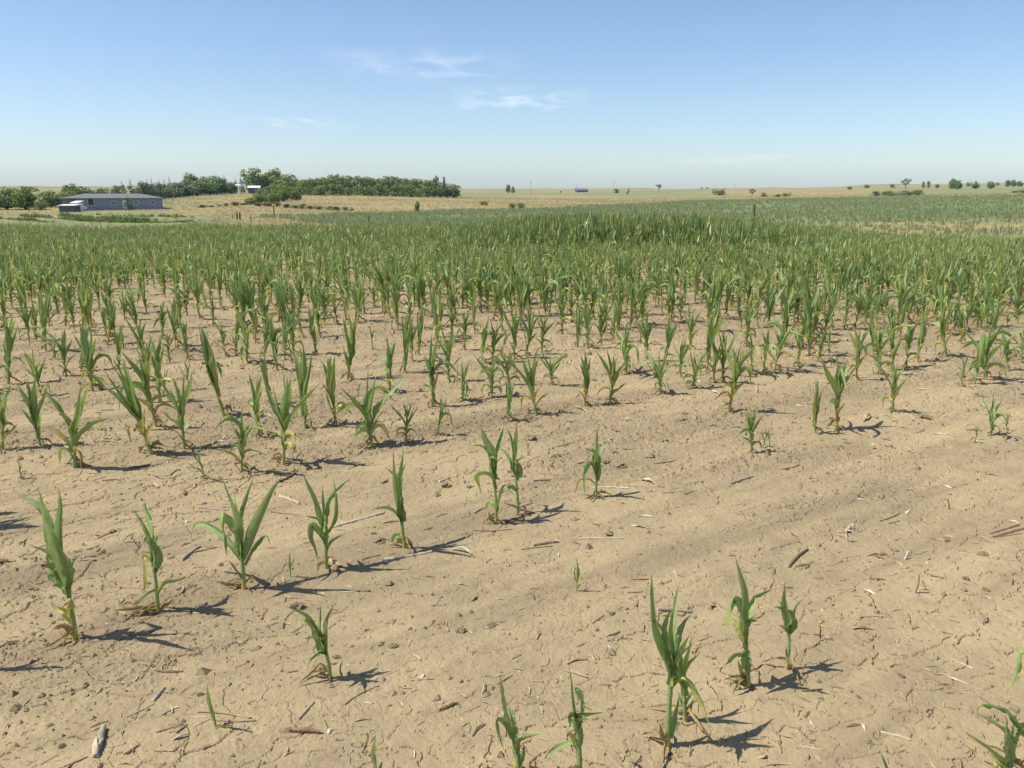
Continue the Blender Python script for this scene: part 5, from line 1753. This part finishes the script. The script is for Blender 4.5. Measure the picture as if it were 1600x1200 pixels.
# ------------------------------------------------------------------ old stalks, cobs, husks and clods on the soil
LV = {'2': V2, '3': V3, '4': V4, '5': V5, '6': V6, '7': (0, 900, 4), '8': (1300, 780, 5.333), '1': (0, 720, 4), 'm': (0, 600, 5.333), 'z': (1066, 380, 3)}
LIT = [('2', 470, 420, 800, 325, 20, 'pale', 'stalk', 'long pale corn stalk with a dark joint behind the fourth front plant'),
       ('2', 150, 228, 272, 270, 26, 'pale', 'stalk', 'split pale stalk chunk left of the fourth front plant'),
       ('2', 785, 622, 1097, 570, 20, 'pale', 'stalk', 'pale tapering stalk piece at the foot of the fifth front plant'),
       ('2', 1210, 552, 1362, 605, 16, 'white', 'flake', 'pale husk strip right of the fifth front plant'),
       ('2', 95, 320, 262, 342, 9, 'dark', 'stalk', 'thin brown stick left of the fourth front plant'),
       ('2', 505, 205, 612, 219, 9, 'pale', 'stalk', 'thin pale straw behind the long pale stalk'),
       ('2', 540, 826, 632, 815, 11, 'pale', 'stalk', 'short pale straw in front of the fourth front plant'),
       ('2', 128, 138, 262, 66, 18, 'dark', 'stalk', 'dark stalk piece behind the third front plant'),
       ('2', 1150, 132, 1207, 110, 20, 'pale', 'stalk', 'stubby pale stalk end beside dark clods'),
       ('2', 785, 142, 822, 120, 18, 'grey', 'stalk', 'stubby grey stalk end behind the fifth front plant'),
       ('2', 1335, 885, 1388, 846, 14, 'dark', 'flake', 'brown curled flake standing up in the middle of the soil'),
       ('4', 1080, 225, 1177, 231, 9, 'white', 'flake', 'thin white husk strip at upper middle of the bare soil'),
       ('4', 650, 402, 852, 355, 9, 'dark', 'stalk', 'thin brown stick right of the soil mound'),
       ('4', 808, 496, 882, 490, 15, 'tan', 'stalk', 'tan stalk stub left of the lone front row plant'),
       ('4', 538, 603, 737, 588, 17, 'tan', 'stalk', 'tan stalk piece right of the close pair of plants'),
       ('4', 1290, 502, 1402, 485, 16, 'tan', 'stalk', 'brownish stalk piece far right of the lone front row plant'),
       ('4', 900, 650, 1132, 655, 15, 'pale', 'stalk', 'pale stalk lying behind the lone front row plant'),
       ('4', 1108, 630, 1187, 652, 9, 'pale', 'flake', 'small pale husk sliver by the pale stalk end'),
       ('4', 1203, 600, 1302, 636, 22, 'white', 'flake', 'bright white split husk right of the lone front row plant'),
       ('4', 1338, 681, 1482, 670, 9, 'grey', 'stalk', 'thin grey straw right of the bright white husk'),
       ('4', 1488, 691, 1532, 672, 9, 'dark', 'stalk', 'tiny dark stick at the end of the grey straw'),
       ('4', 1140, 880, 1282, 906, 15, 'white', 'flake', 'white husk strip below the bright white husk'),
       ('4', 820, 968, 1097, 965, 12, 'pale', 'stalk', 'long thin pale straw on bare soil below the lone plant'),
       ('4', 538, 1012, 692, 990, 20, 'dark', 'stalk', 'dark brown broken stalk below the close pair of plants'),
       ('4', 460, 1036, 652, 1015, 9, 'dark', 'stalk', 'thin dark stick beside the dark brown broken stalk'),
       ('4', 330, 866, 522, 808, 22, 'dark', 'stalk', 'dark stalk lying between the feet of the close pair'),
       ('4', 160, 915, 402, 910, 10, 'dark', 'stalk', 'straight dark stick in front of the close pair'),
       ('4', 985, 350, 1052, 362, 20, 'white', 'flake', 'white husk scrap behind the lone front row plant'),
       ('4', 163, 808, 242, 768, 16, 'grey', 'stalk', 'grey stub left of the close pair of plants'),
       ('4', 450, 772, 527, 745, 15, 'grey', 'stalk', 'grey stub right of the close pair of plants'),
       ('3', 268, 892, 362, 788, 18, 'grey', 'stalk', 'grey slanting stalk above the root clump, lower left'),
       ('3', 210, 970, 400, 982, 40, 'red', 'clump', 'brown root clump lying left of the bottom middle'),
       ('3', 1148, 840, 1255, 795, 34, 'tan', 'clump', 'small brown root clump left of the bottom middle pair'),
       ('3', 1297, 852, 1402, 810, 9, 'grey', 'stalk', 'thin grey stick left of the bottom middle pair'),
       ('3', 1500, 682, 1602, 622, 13, 'red', 'stalk', 'curved reddish stalk piece above the bottom middle pair'),
       ('3', 1422, 762, 1492, 735, 8, 'dark', 'stalk', 'short dark stick near the curved straw'),
       ('3', 1408, 745, 1432, 658, 8, 'pale', 'flake', 'curved pale straw left of the bottom middle pair'),
       ('3', 970, 656, 1112, 645, 10, 'dark', 'stalk', 'dark stick under a white scrap at lower middle'),
       ('3', 1020, 640, 1045, 610, 24, 'white', 'flake', 'white scrap on a dark stick at lower middle'),
       ('3', 678, 790, 738, 796, 34, 'white', 'flake', 'white crumpled husk scrap near the small bent plant'),
       ('3', 440, 985, 490, 960, 26, 'white', 'flake', 'white scrap right of the brown root clump'),
       ('3', 555, 805, 768, 688, 12, 'dark', 'stalk', 'dark crooked stick in the shadow of the small bent plant'),
       ('3', 198, 602, 262, 594, 16, 'red', 'stalk', 'short reddish stub left of the small bent plant'),
       ('3', 608, 936, 692, 942, 8, 'tan', 'stalk', 'thin tan straw right of the white scraps'),
       ('5', 998, 92, 1102, -4, 22, 'dark', 'stalk', 'dark ribbed stalk piece behind the lower right cluster'),
       ('5', 272, 328, 452, 342, 22, 'grey', 'stalk', 'grey stalk behind the largest lower right plant'),
       ('5', 108, 236, 194, 230, 10, 'dark', 'stalk', 'small dark stick left of the largest lower right plant'),
       ('5', 132, 162, 227, 160, 9, 'dark', 'stalk', 'thin dark stick well behind the largest lower right plant'),
       ('5', 1058, 1080, 1182, 1101, 9, 'pale', 'stalk', 'thin pale straw right of the long plant shadows'),
       ('5', 1038, 918, 1072, 882, 16, 'tan', 'flake', 'small tan husk curl right of the plant shadows'),
       ('5', 818, 1146, 886, 1138, 18, 'tan', 'flake', 'flat tan husk piece near the bottom edge'),
       ('6', 508, 978, 692, 1027, 17, 'pale', 'stalk', 'pale stalk piece in the lower right soil'),
       ('6', 445, 940, 500, 965, 10, 'tan', 'stalk', 'thin tan end joined near the pale lower right stalk'),
       ('6', 948, 520, 1082, 580, 10, 'pale', 'stalk', 'slanting pale straw on lower right soil'),
       ('6', 388, 918, 406, 972, 14, 'white', 'flake', 'white upright husk sliver in lower right soil'),
       ('6', 368, 670, 472, 707, 12, 'tan', 'stalk', 'brown-ended stick right of the plant shadows'),
       ('8', 230, 982, 498, 985, 16, 'tan', 'stalk', 'bowed brown stick in the middle of the right soil'),
       ('8', 690, 778, 725, 630, 18, 'red', 'stub', 'upright reddish stub standing in the right soil'),
       ('8', 815, 642, 932, 660, 15, 'dark', 'stalk', 'short bent dark stick right of the upright stub'),
       ('8', 605, 500, 632, 438, 24, 'white', 'stub', 'small bright white upright husk in the right soil'),
       ('8', 1345, 322, 1600, 250, 30, 'dark', 'stalk', 'dark split stalk bundle at the right edge, lower strand'),
       ('8', 1320, 290, 1560, 215, 22, 'dark', 'stalk', 'dark split stalk bundle at the right edge, upper strand'),
       ('8', 1400, 312, 1580, 286, 14, 'dark', 'stalk', 'thin dark strand under the split stalk bundle'),
       ('8', 400, 184, 560, 120, 13, 'dark', 'stalk', 'longer dark stick left of the right edge bundle'),
       ('8', 470, 204, 558, 180, 12, 'dark', 'stalk', 'shorter dark stick beside the longer dark stick'),
       ('8', 978, 82, 965, -5, 12, 'dark', 'stub', 'thin dark twig standing upright at upper right soil'),
       ('8', 110, 285, 180, 215, 40, 'pale', 'clump', 'pale bristly root tuft on the right soil'),
       ('8', 612, 118, 655, 85, 22, 'white', 'flake', 'small whitish husk scrap above the dark sticks'),
       ('7', 598, 1140, 650, 955, 46, 'cob', 'cob', 'old grey-green corn cob near the bottom left'),
       ('7', 955, 786, 1027, 700, 26, 'grey', 'stalk', 'upturned grey stalk stub at lower left'),
       ('7', 790, 882, 962, 800, 15, 'grey', 'stalk', 'grey half-buried stalk leading to the upturned stub'),
       ('7', 680, 1072, 772, 1050, 9, 'pale', 'stalk', 'thin pale straw right of the old cob'),
       ('7', 778, 1112, 872, 1055, 22, 'tan', 'stalk', 'tan stalk stub right of the old cob'),
       ('7', 1240, 850, 1560, 890, 26, 'tan', 'stalk', 'thick tan straw beside the dark seedling, upper one'),
       ('7', 1330, 900, 1600, 905, 22, 'tan', 'stalk', 'thick tan straw beside the dark seedling, lower one'),
       ('7', 1195, 882, 1330, 880, 10, 'pale', 'stalk', 'thin pale straw left of the dark seedling'),
       ('7', 1210, 945, 1325, 890, 10, 'pale', 'stalk', 'slanting pale straw left of the dark seedling'),
       ('7', 400, 1192, 552, 1130, 11, 'dark', 'stalk', 'dark stick at the very bottom left'),
       ('7', 250, 1182, 362, 1118, 10, 'tan', 'stalk', 'tan stick at the very bottom left'),
       ('7', 1068, 1030, 1192, 990, 17, 'grey', 'flake', 'grey ragged husk between the old cob and the dark seedling'),
       ('1', 1135, 625, 1245, 540, 28, 'grey', 'stalk', 'grey pointed stalk between second and third front plants'),
       ('1', 1245, 295, 1425, 310, 16, 'grey', 'stalk', 'grey stick behind the third front plant, left side'),
       ('1', 1155, 390, 1200, 380, 22, 'white', 'flake', 'tiny white scrap behind the second front plant'),
       ('1', 970, 95, 1055, 92, 12, 'pale', 'stalk', 'pale straw well behind the second front plant'),
       ('1', 1060, 92, 1110, 55, 14, 'grey', 'stalk', 'grey stub meeting the pale straw behind second front plant'),
       ('1', 810, 50, 940, 25, 16, 'dark', 'stalk', 'dark stick right of the leftmost bushy plant behind the front row'),
       ('1', 640, 125, 735, 118, 12, 'dark', 'stalk', 'dark thin stick behind the leftmost front plant'),
       ('1', 80, 385, 150, 362, 16, 'grey', 'stalk', 'grey stub left of the leftmost front plant'),
       ('1', 235, 700, 330, 705, 13, 'dark', 'stalk', 'dark stick at left of the leftmost front plant stem'),
       ('1', 330, 1050, 440, 1040, 26, 'red', 'flake', 'reddish dried husk at the foot of the leftmost front plant'),
       ('m', 840, 472, 975, 490, 20, 'white', 'flake', 'white flat husk strip right of the left bushy plant'),
       ('z', 350, 700, 350, 650, 13, 'white', 'stub', 'small white upright cob core in front of right rows'),
       ('z', 1115, 815, 1165, 828, 20, 'red', 'clump', 'brown root clump on the bare soil at right'),
       ('z', 225, 1128, 330, 1095, 12, 'grey', 'stalk', 'grey flat stalk on the bare soil right of centre'),
       ('z', 460, 1060, 547, 1040, 12, 'tan', 'stalk', 'small tan stalk piece right of the flat grey one'),
       ('z', 130, 690, 185, 712, 10, 'white', 'flake', 'white husk sliver left of the small white cob core'),
       ('z', 1390, 715, 1440, 722, 9, 'tan', 'stalk', 'tan straw left of the bushy plant at right edge'),
       ('z', 840, 840, 885, 810, 18, 'tan', 'flake', 'tan curled husk in the shadow of the paired right plants')]


def strip_mesh(P0, P1, w, mat, rr, curl=0.5):
    P0, P1 = np.array(P0), np.array(P1)
    mid = (P0 + P1) / 2 + np.array([0, 0, np.linalg.norm(P1 - P0) * rr.uniform(0.05, 0.2)]) + np.array([rr.uniform(-1, 1), rr.uniform(-1, 1), 0]) * w * 0.6
    side = np.cross(P1 - P0, [0.05, 0.02, 1.0])
    g = blade([P0, mid, P1], w * 1.4, side, 8, 4, curl, rr.uniform(-1.2, 1.2), 0.95, 0, 0.5, 0.5, 0.8, rr.random() * 9)
    me = mesh_np('husk', g[0], [g[1]], True, [mat])
    return me


def add_thick(o, t):
    md = o.modifiers.new('thickness', 'SOLIDIFY')
    md.thickness = t


rl = random.Random(31)
for (vw, xa, ya, xb, yb, wz, mt, kd, lab) in LIT:
    x0, y0, s = LV[vw]
    A_, B_ = hit(x0 + xa / s, y0 + ya / s), hit(x0 + xb / s, y0 + yb / s)
    dep = A_[1] * CP + (CAM_H - A_[2]) * SP
    w = wz / s / F * dep
    mat = M[{'pale': 'straw_pale', 'tan': 'straw_tan', 'dark': 'straw_dark', 'grey': 'straw_grey', 'red': 'straw_red', 'white': 'husk_white', 'cob': 'straw_grey'}[mt]]
    org = A_.copy()
    if kd == 'stub':
        d = ray(x0 + xb / s, y0 + yb / s)
        B_ = CAMP + d * (A_[1] / d[1])
    a, b = A_ - org, B_ - org
    if kd in ('stalk', 'stub'):
        n = 7
        path, rad = [], []
        bend = np.array([rl.uniform(-1, 1), rl.uniform(-1, 1), 0]) * np.linalg.norm(b) * 0.05
        node = rl.choice([2, 3, 4])
        for i in range(n):
            t = i / (n - 1)
            q = a * (1 - t) + b * t + bend * math.sin(math.pi * t)
            if kd == 'stalk':
                q = np.array([q[0], q[1], float(ground_z(q[0] + org[0], q[1] + org[1])) - org[2] + w * rl.uniform(0.12, 0.26)])
            path.append(q)
            rad.append(w * 0.5 * (1.18 if i == node else 1.0) * rl.uniform(0.72, 1.05) * (1 - 0.25 * t))
        if kd == 'stub':
            path[0][2] -= 0.03
        me = MB().tube(path, rad, 8, True, w * 0.35).mesh('stalk_piece', mat, False)
        o = link('corn_stalk_piece', me, label=lab, cat='dry stalk', group='broken old corn stalks on the soil')
    elif kd == 'flake':
        z = w * 0.15
        o = link('corn_husk', strip_mesh(a + [0, 0, z], b + [0, 0, z], w, mat, rl), label=lab, cat='dry husk', group='scraps of dry husk on the soil')
        add_thick(o, 0.0012)
    elif kd == 'clump':
        c = (a + b) / 2
        L = np.linalg.norm(b - a)
        e = bpy.data.objects.new('root_clump', None)
        COL.objects.link(e)
        e.location = org
        e['label'], e['category'], e['group'] = lab, 'root clump', 'old corn root clumps'
        core = MB().tube([a + [0, 0, w * 0.3], c + [0, 0, w * 0.45], b + [0, 0, w * 0.3]], [w * 0.28, w * 0.42, w * 0.22], 9, True, w * 0.2)
        link('crown', core.mesh('crown', mat), e)
        for q in range(9):
            st = a + (b - a) * rl.random() + np.array([0, 0, w * 0.4])
            an = rl.uniform(0, 6.28)
            ln = L * rl.uniform(0.3, 0.6)
            m1 = st + np.array([math.cos(an) * ln * 0.5, math.sin(an) * ln * 0.5, w * rl.uniform(0.1, 0.6)])
            en = st + np.array([math.cos(an) * ln, math.sin(an) * ln, -w * 0.42])
            link('root', MB().tube([st, m1, en], [w * 0.09, w * 0.07, w * 0.03], 5).mesh('root', mat), e)
        continue
    else:                                       # cob
        path, rad = [], []
        L = np.linalg.norm(b - a)
        for i in range(13):
            t = i / 12
            q = a * (1 - t) + b * t + np.array([0, 0, w * 0.42])
            path.append(q)
            rad.append(w * 0.5 * (0.35 + 0.65 * math.sin(math.pi * min(0.5, 0.10 + t * 1.2)) if t < 0.5 else 1.0 - 0.75 * (t - 0.5) ** 1.5) * (1.06 if i % 2 else 0.94))
        e = bpy.data.objects.new('corn_cob', None)
        COL.objects.link(e)
        e.location = org
        e['label'], e['category'] = lab, 'corn cob'
        link('core', MB().tube(path, rad, 12).mesh('core', mat, False), e)
        for q in range(3):
            h0 = a + np.array([rl.uniform(-0.4, 0.4) * w, 0, w * 0.3])
            h1 = a + (b - a) * rl.uniform(0.4, 0.85) + np.array([w * (q - 1) * 0.55, 0, w * 0.5])
            hk = link('husk', strip_mesh(h0, h1, w * 0.45, M['straw_pale'], rl), e)
            add_thick(hk, 0.001)
        continue
    o.location = org

CLOD = [('2', 1188, 158, 32), ('2', 1130, 212, 26), ('2', 1330, 165, 19), ('2', 775, 505, 34), ('2', 732, 455, 18), ('3', 855, 440, 32), ('3', 1280, 345, 40), ('3', 500, 510, 24),
        ('3', 690, 340, 15), ('3', 258, 190, 40), ('3', 1470, 310, 24), ('3', 600, 440, 14), ('4', 675, 452, 32), ('4', 1040, 432, 28), ('4', 520, 345, 60), ('4', 645, 510, 14),
        ('4', 130, 645, 20), ('4', 6, 640, 15), ('7', 315, 935, 22), ('7', 385, 1068, 30), ('7', 1255, 742, 24), ('1', 20, 635, 30), ('1', 210, 805, 24), ('1', 1120, 805, 18),
        ('1', 1470, 780, 40), ('1', 700, 445, 22), ('1', 645, 565, 16), ('1', 1275, 270, 18), ('1', 795, 890, 20), ('5', 30, 872, 16), ('5', 20, 348, 16), ('8', 1250, 460, 44),
        ('8', 1115, 668, 34), ('8', 1290, 755, 34), ('8', 960, 345, 30), ('8', 430, 458, 26), ('6', 365, 755, 18), ('6', 635, 625, 22), ('4', 1090, 515, 34), ('4', 985, 490, 24)]


def clod_mesh(rr, n=3):
    import bmesh
    bm = bmesh.new()
    bmesh.ops.create_icosphere(bm, subdivisions=n, radius=1.0)
    ox, oy = rr.uniform(0, 90), rr.uniform(0, 90)
    for v in bm.verts:
        c = v.co
        k = 1 + 1.0 * float(fbm(np.array(c.x * 1.4 + ox + c.z), np.array(c.y * 1.4 + oy - c.z), 4, 7, 0.7))
        v.co = c * k
    me = bpy.data.meshes.new('clod')
    bm.to_mesh(me)
    bm.free()
    me.materials.append(M['clod'])
    return me


CM = [clod_mesh(random.Random(v)) for v in range(7)]
WHERE = []
for i, (vw, cx, cy, rz) in enumerate(CLOD):
    x0, y0, s = LV[vw]
    p = hit(x0 + cx / s, y0 + cy / s)
    dep = p[1] * CP + (CAM_H - p[2]) * SP
    R_ = rz / s / F * dep
    o = link('soil_clod', CM[i % 7], cat='soil clod', group='dark clods of soil')
    o.location = (p[0], p[1], p[2] + R_ * 0.15)
    R_ = min(R_ * 0.8, 0.032)
    o.scale = (R_ * rl.uniform(0.8, 1.2), R_ * rl.uniform(0.8, 1.2), R_ * rl.uniform(0.35, 0.6))
    o.rotation_euler = (0, 0, rl.uniform(0, 6.28))
    WHERE.append((o, x0 + cx / s, y0 + cy / s, rz / s))
WHERE.sort(key=lambda t: t[1])
NAMEH = ['the leftmost front plant', 'the second front plant', 'the third front plant', 'the fourth front plant', 'the fifth front plant', 'the close pair of plants',
         'the close pair of plants', 'the lone front row plant', 'the small bent plant', 'the largest lower right plant', 'the largest lower right plant', 'the lower right cluster',
         'the lower right cluster', 'the bottom middle pair', 'the bottom middle pair', 'the lower right corner plant']
seen = {}
for o, cx, cy, rz in WHERE:
    best = min(range(len(NAMEH)), key=lambda k: math.hypot(project(HERO[k][1])[0][0] - cx, (project(HERO[k][1])[1][0] - cy) * 1.3))
    hx, hy = project(HERO[best][1])[0][0], project(HERO[best][1])[1][0]
    side = ('right of' if cx > hx else 'left of') if abs(cx - hx) > abs(cy - hy) else ('in front of' if cy > hy else 'behind')
    key = (side, NAMEH[best])
    seen.setdefault(key, []).append(o)
for (side, nm), lst in seen.items():
    for j, o in enumerate(lst):
        size = 'large' if max(o.scale) > 0.02 else 'small'
        o['label'] = ('%s dark soil clod %s %s' % (size, side, nm)) + ('' if len(lst) == 1 else ', %s from left there' % ordw(j + 1))

# crumbs and straw bits nobody could count
def scatter_r(n, r0, r1):
    a = RNG.uniform(-math.radians(37), math.radians(37), n)
    rr2 = r0 * (r1 / r0) ** RNG.random(n)
    return np.sin(a) * rr2, np.cos(a) * rr2, rr2


crumb = []
for v in range(6):
    rr = random.Random(v + 3)
    base = np.array([(1, 0, 0), (0, 1, 0), (-1, 0, 0), (0, -1, 0), (0, 0, 0.8), (0, 0, -0.5)], float)
    base = base * np.array([[rr.uniform(0.6, 1.3)] for _ in range(6)]) + np.array([[rr.uniform(-0.2, 0.2) for _ in range(3)] for _ in range(6)])
    fc = np.array([(0, 1, 4), (1, 2, 4), (2, 3, 4), (3, 0, 4), (1, 0, 5), (2, 1, 5), (3, 2, 5), (0, 3, 5)])
    crumb.append((base, [fc], np.tile(np.array([[0.5, 0.5, 0.5, 1]]), (6, 1))))
x, y, r2 = scatter_r(26000, 1.7, 16)
s_, n_ = x * RD[0] + y * RD[1], x * RN[0] + y * RN[1]
k = RNG.random(len(x)) < np.clip(0.22 + 1.1 * smooth01(-0.02, 0.30, fbm(s_ * 0.45, n_ * 1.1, 4, 140)) + 0.35 * smooth01(4, 8, r2), 0, 1)
x, y, r2 = x[k], y[k], r2[k]
sz = np.exp(RNG.normal(math.log(0.0034), 0.6, len(x))) * (1 + 0.8 * smooth01(3, 9, r2))
scatter('soil_crumbs', crumb, RNG.integers(0, 6, len(x)), np.stack([x, y, ground_z(x, y) + sz * 0.2], 1), RNG.uniform(0, 6.28, len(x)), sz, sz, RNG.random(len(x)), M['clod'],
        'small dark crumbs of soil strewn over the bare ground', 'soil crumbs', False)
bits = []
for v in range(6):
    rr = random.Random(v + 53)
    w = rr.uniform(0.04, 0.13)
    b1 = rr.uniform(-0.2, 0.2)
    V = np.array([(-1, -w, 0.02), (-1, w, 0.05), (0, -w + b1, 0.10 + w), (0, w + b1, 0.04), (1, -w * 0.6, 0.02), (1, w * 0.5, 0.07)])
    V = np.vstack([V, V - [0, 0, 0.05]])
    fc = np.array([(0, 2, 3, 1), (2, 4, 5, 3), (6, 7, 9, 8), (8, 9, 11, 10), (0, 6, 8, 2), (2, 8, 10, 4), (1, 3, 9, 7), (3, 5, 11, 9)])
    bits.append((V, [fc], np.tile(np.array([[0.5, 0.5, 0.5, 1]]), (12, 1))))
for nm, cnt, mat, lo, lab in (('straw_bits', 6000, 'straw_tan', 0.011, 'short tan bits of straw strewn over the soil'), ('pale_chaff', 4000, 'straw_pale', 0.008, 'pale chaff flecks strewn over the soil'),
                              ('dark_twigs', 2400, 'straw_dark', 0.011, 'dark bits of rotted leaf strewn over the soil')):
    x, y, r2 = scatter_r(cnt, 1.7, 15)
    k = RNG.random(len(x)) < np.clip(0.45 + 1.2 * fbm(x * 0.9, y * 0.9, 3, 700 + cnt), 0.08, 1)
    x, y, r2 = x[k], y[k], r2[k]
    sz = np.exp(RNG.normal(math.log(lo), 0.5, len(x))) * (1 + 0.9 * smooth01(3, 9, r2))
    scatter(nm, bits, RNG.integers(0, 6, len(x)), np.stack([x, y, ground_z(x, y) + 0.002], 1), RNG.uniform(0, 6.28, len(x)), sz, sz, RNG.random(len(x)), M[mat], lab, 'straw', False)


# ------------------------------------------------------------------ thin high clouds
def cloud(pxa, pxb, ya, yb, alt, seed, dens, label):
    m, nt, out = new_mat('cirrus')
    tc = N(nt, 'ShaderNodeTexCoord').outputs['Object']
    mp = N(nt, 'ShaderNodeMapping')
    mp.inputs['Location'].default_value = (seed * 3.1, seed * 1.7, 0)
    mp.inputs['Rotation'].default_value = (0, 0, 0.12)
    mp.inputs['Scale'].default_value = (0.0010, 0.00040, 0)
    nt.links.new(tc, mp.inputs['Vector'])
    f = ramp(nt, noise(nt, mp.outputs[0], 1.0, 5.0, 0.55, 0.5), 0.36, 0.80)
    g = N(nt, 'ShaderNodeTexCoord').outputs['Generated']
    sp = N(nt, 'ShaderNodeSeparateXYZ')
    nt.links.new(g, sp.inputs[0])
    ex = mth(nt, 'MULTIPLY', ramp(nt, sp.outputs[0], 0.0, 0.45), ramp(nt, sp.outputs[0], 1.0, 0.7))
    ey = mth(nt, 'MULTIPLY', ramp(nt, sp.outputs[1], 0.0, 0.4), ramp(nt, sp.outputs[1], 1.0, 0.6))
    f = mth(nt, 'MULTIPLY', mth(nt, 'MULTIPLY', f, ex), mth(nt, 'MULTIPLY', ey, dens), clamp=True)
    df = N(nt, 'ShaderNodeBsdfDiffuse')
    df.inputs['Color'].default_value = (0.92, 0.92, 0.92, 1)
    tl = N(nt, 'ShaderNodeBsdfTranslucent')
    tl.inputs['Color'].default_value = (0.92, 0.92, 0.92, 1)
    mx = N(nt, 'ShaderNodeMixShader')
    mx.inputs[0].default_value = 0.75
    nt.links.new(df.outputs[0], mx.inputs[1])
    nt.links.new(tl.outputs[0], mx.inputs[2])
    tr = N(nt, 'ShaderNodeBsdfTransparent')
    fin = N(nt, 'ShaderNodeMixShader')
    nt.links.new(f, fin.inputs[0])
    nt.links.new(tr.outputs[0], fin.inputs[1])
    nt.links.new(mx.outputs[0], fin.inputs[2])
    nt.links.new(fin.outputs[0], out.inputs['Surface'])
    da, db = ray(800, ya), ray(800, yb)
    yfar, ynear = alt * da[1] / da[2], alt * db[1] / db[2]
    ymid = (yfar + ynear) / 2
    xa, xb = (pxa - 800) / F * ymid, (pxb - 800) / F * ymid
    nx_, ny_ = 24, 24
    X, Y = np.meshgrid(np.linspace(-0.5, 0.5, nx_) * (xb - xa), np.linspace(-0.5, 0.5, ny_) * (yfar - ynear))
    Z = 60 * fbm(X / 900 + seed, Y / 1500, 2, 800 + seed)
    V = np.stack([X.ravel(), Y.ravel(), Z.ravel()], 1)
    i = (np.arange(ny_ - 1)[:, None] * nx_ + np.arange(nx_ - 1)[None]).ravel()
    me = mesh_np('cloud', V, [np.stack([i, i + 1, i + nx_ + 1, i + nx_], 1)], True, [m])
    o = link('cloud', me, label=label, cat='cloud', group='thin wisps of cloud')
    o.location = ((xa + xb) / 2, ymid, alt + CAM_H)


cloud(660, 930, 178, 128, 2600, 3, 0.45, 'brightest small white cloud wisp near the middle of the sky')
cloud(500, 830, 132, 62, 3000, 8, 0.28, 'fainter broad cloud wisp above and left of the bright one')
cloud(400, 560, 204, 176, 2600, 5, 0.3, 'very faint small wisp low in the left half of the sky')
cloud(1040, 1220, 258, 238, 1500, 12, 0.35, 'very faint wisp low over the right grassland')

# ------------------------------------------------------------------ haze of a hot summer day
hm, hnt, hout = new_mat('summer_haze')
pv = N(hnt, 'ShaderNodeVolumePrincipled')
pv.inputs['Color'].default_value = (0.42, 0.68, 1.0, 1)
pv.inputs['Density'].default_value = 0.00009
pv.inputs['Anisotropy'].default_value = 0.0
hnt.links.new(pv.outputs[0], hout.inputs['Volume'])
link('haze', MB().box(-3500, 3500, -3500, 3500, -30, 60).mesh('haze', hm), kind='stuff', label='pale summer haze hanging over the distant grassland', cat='haze')
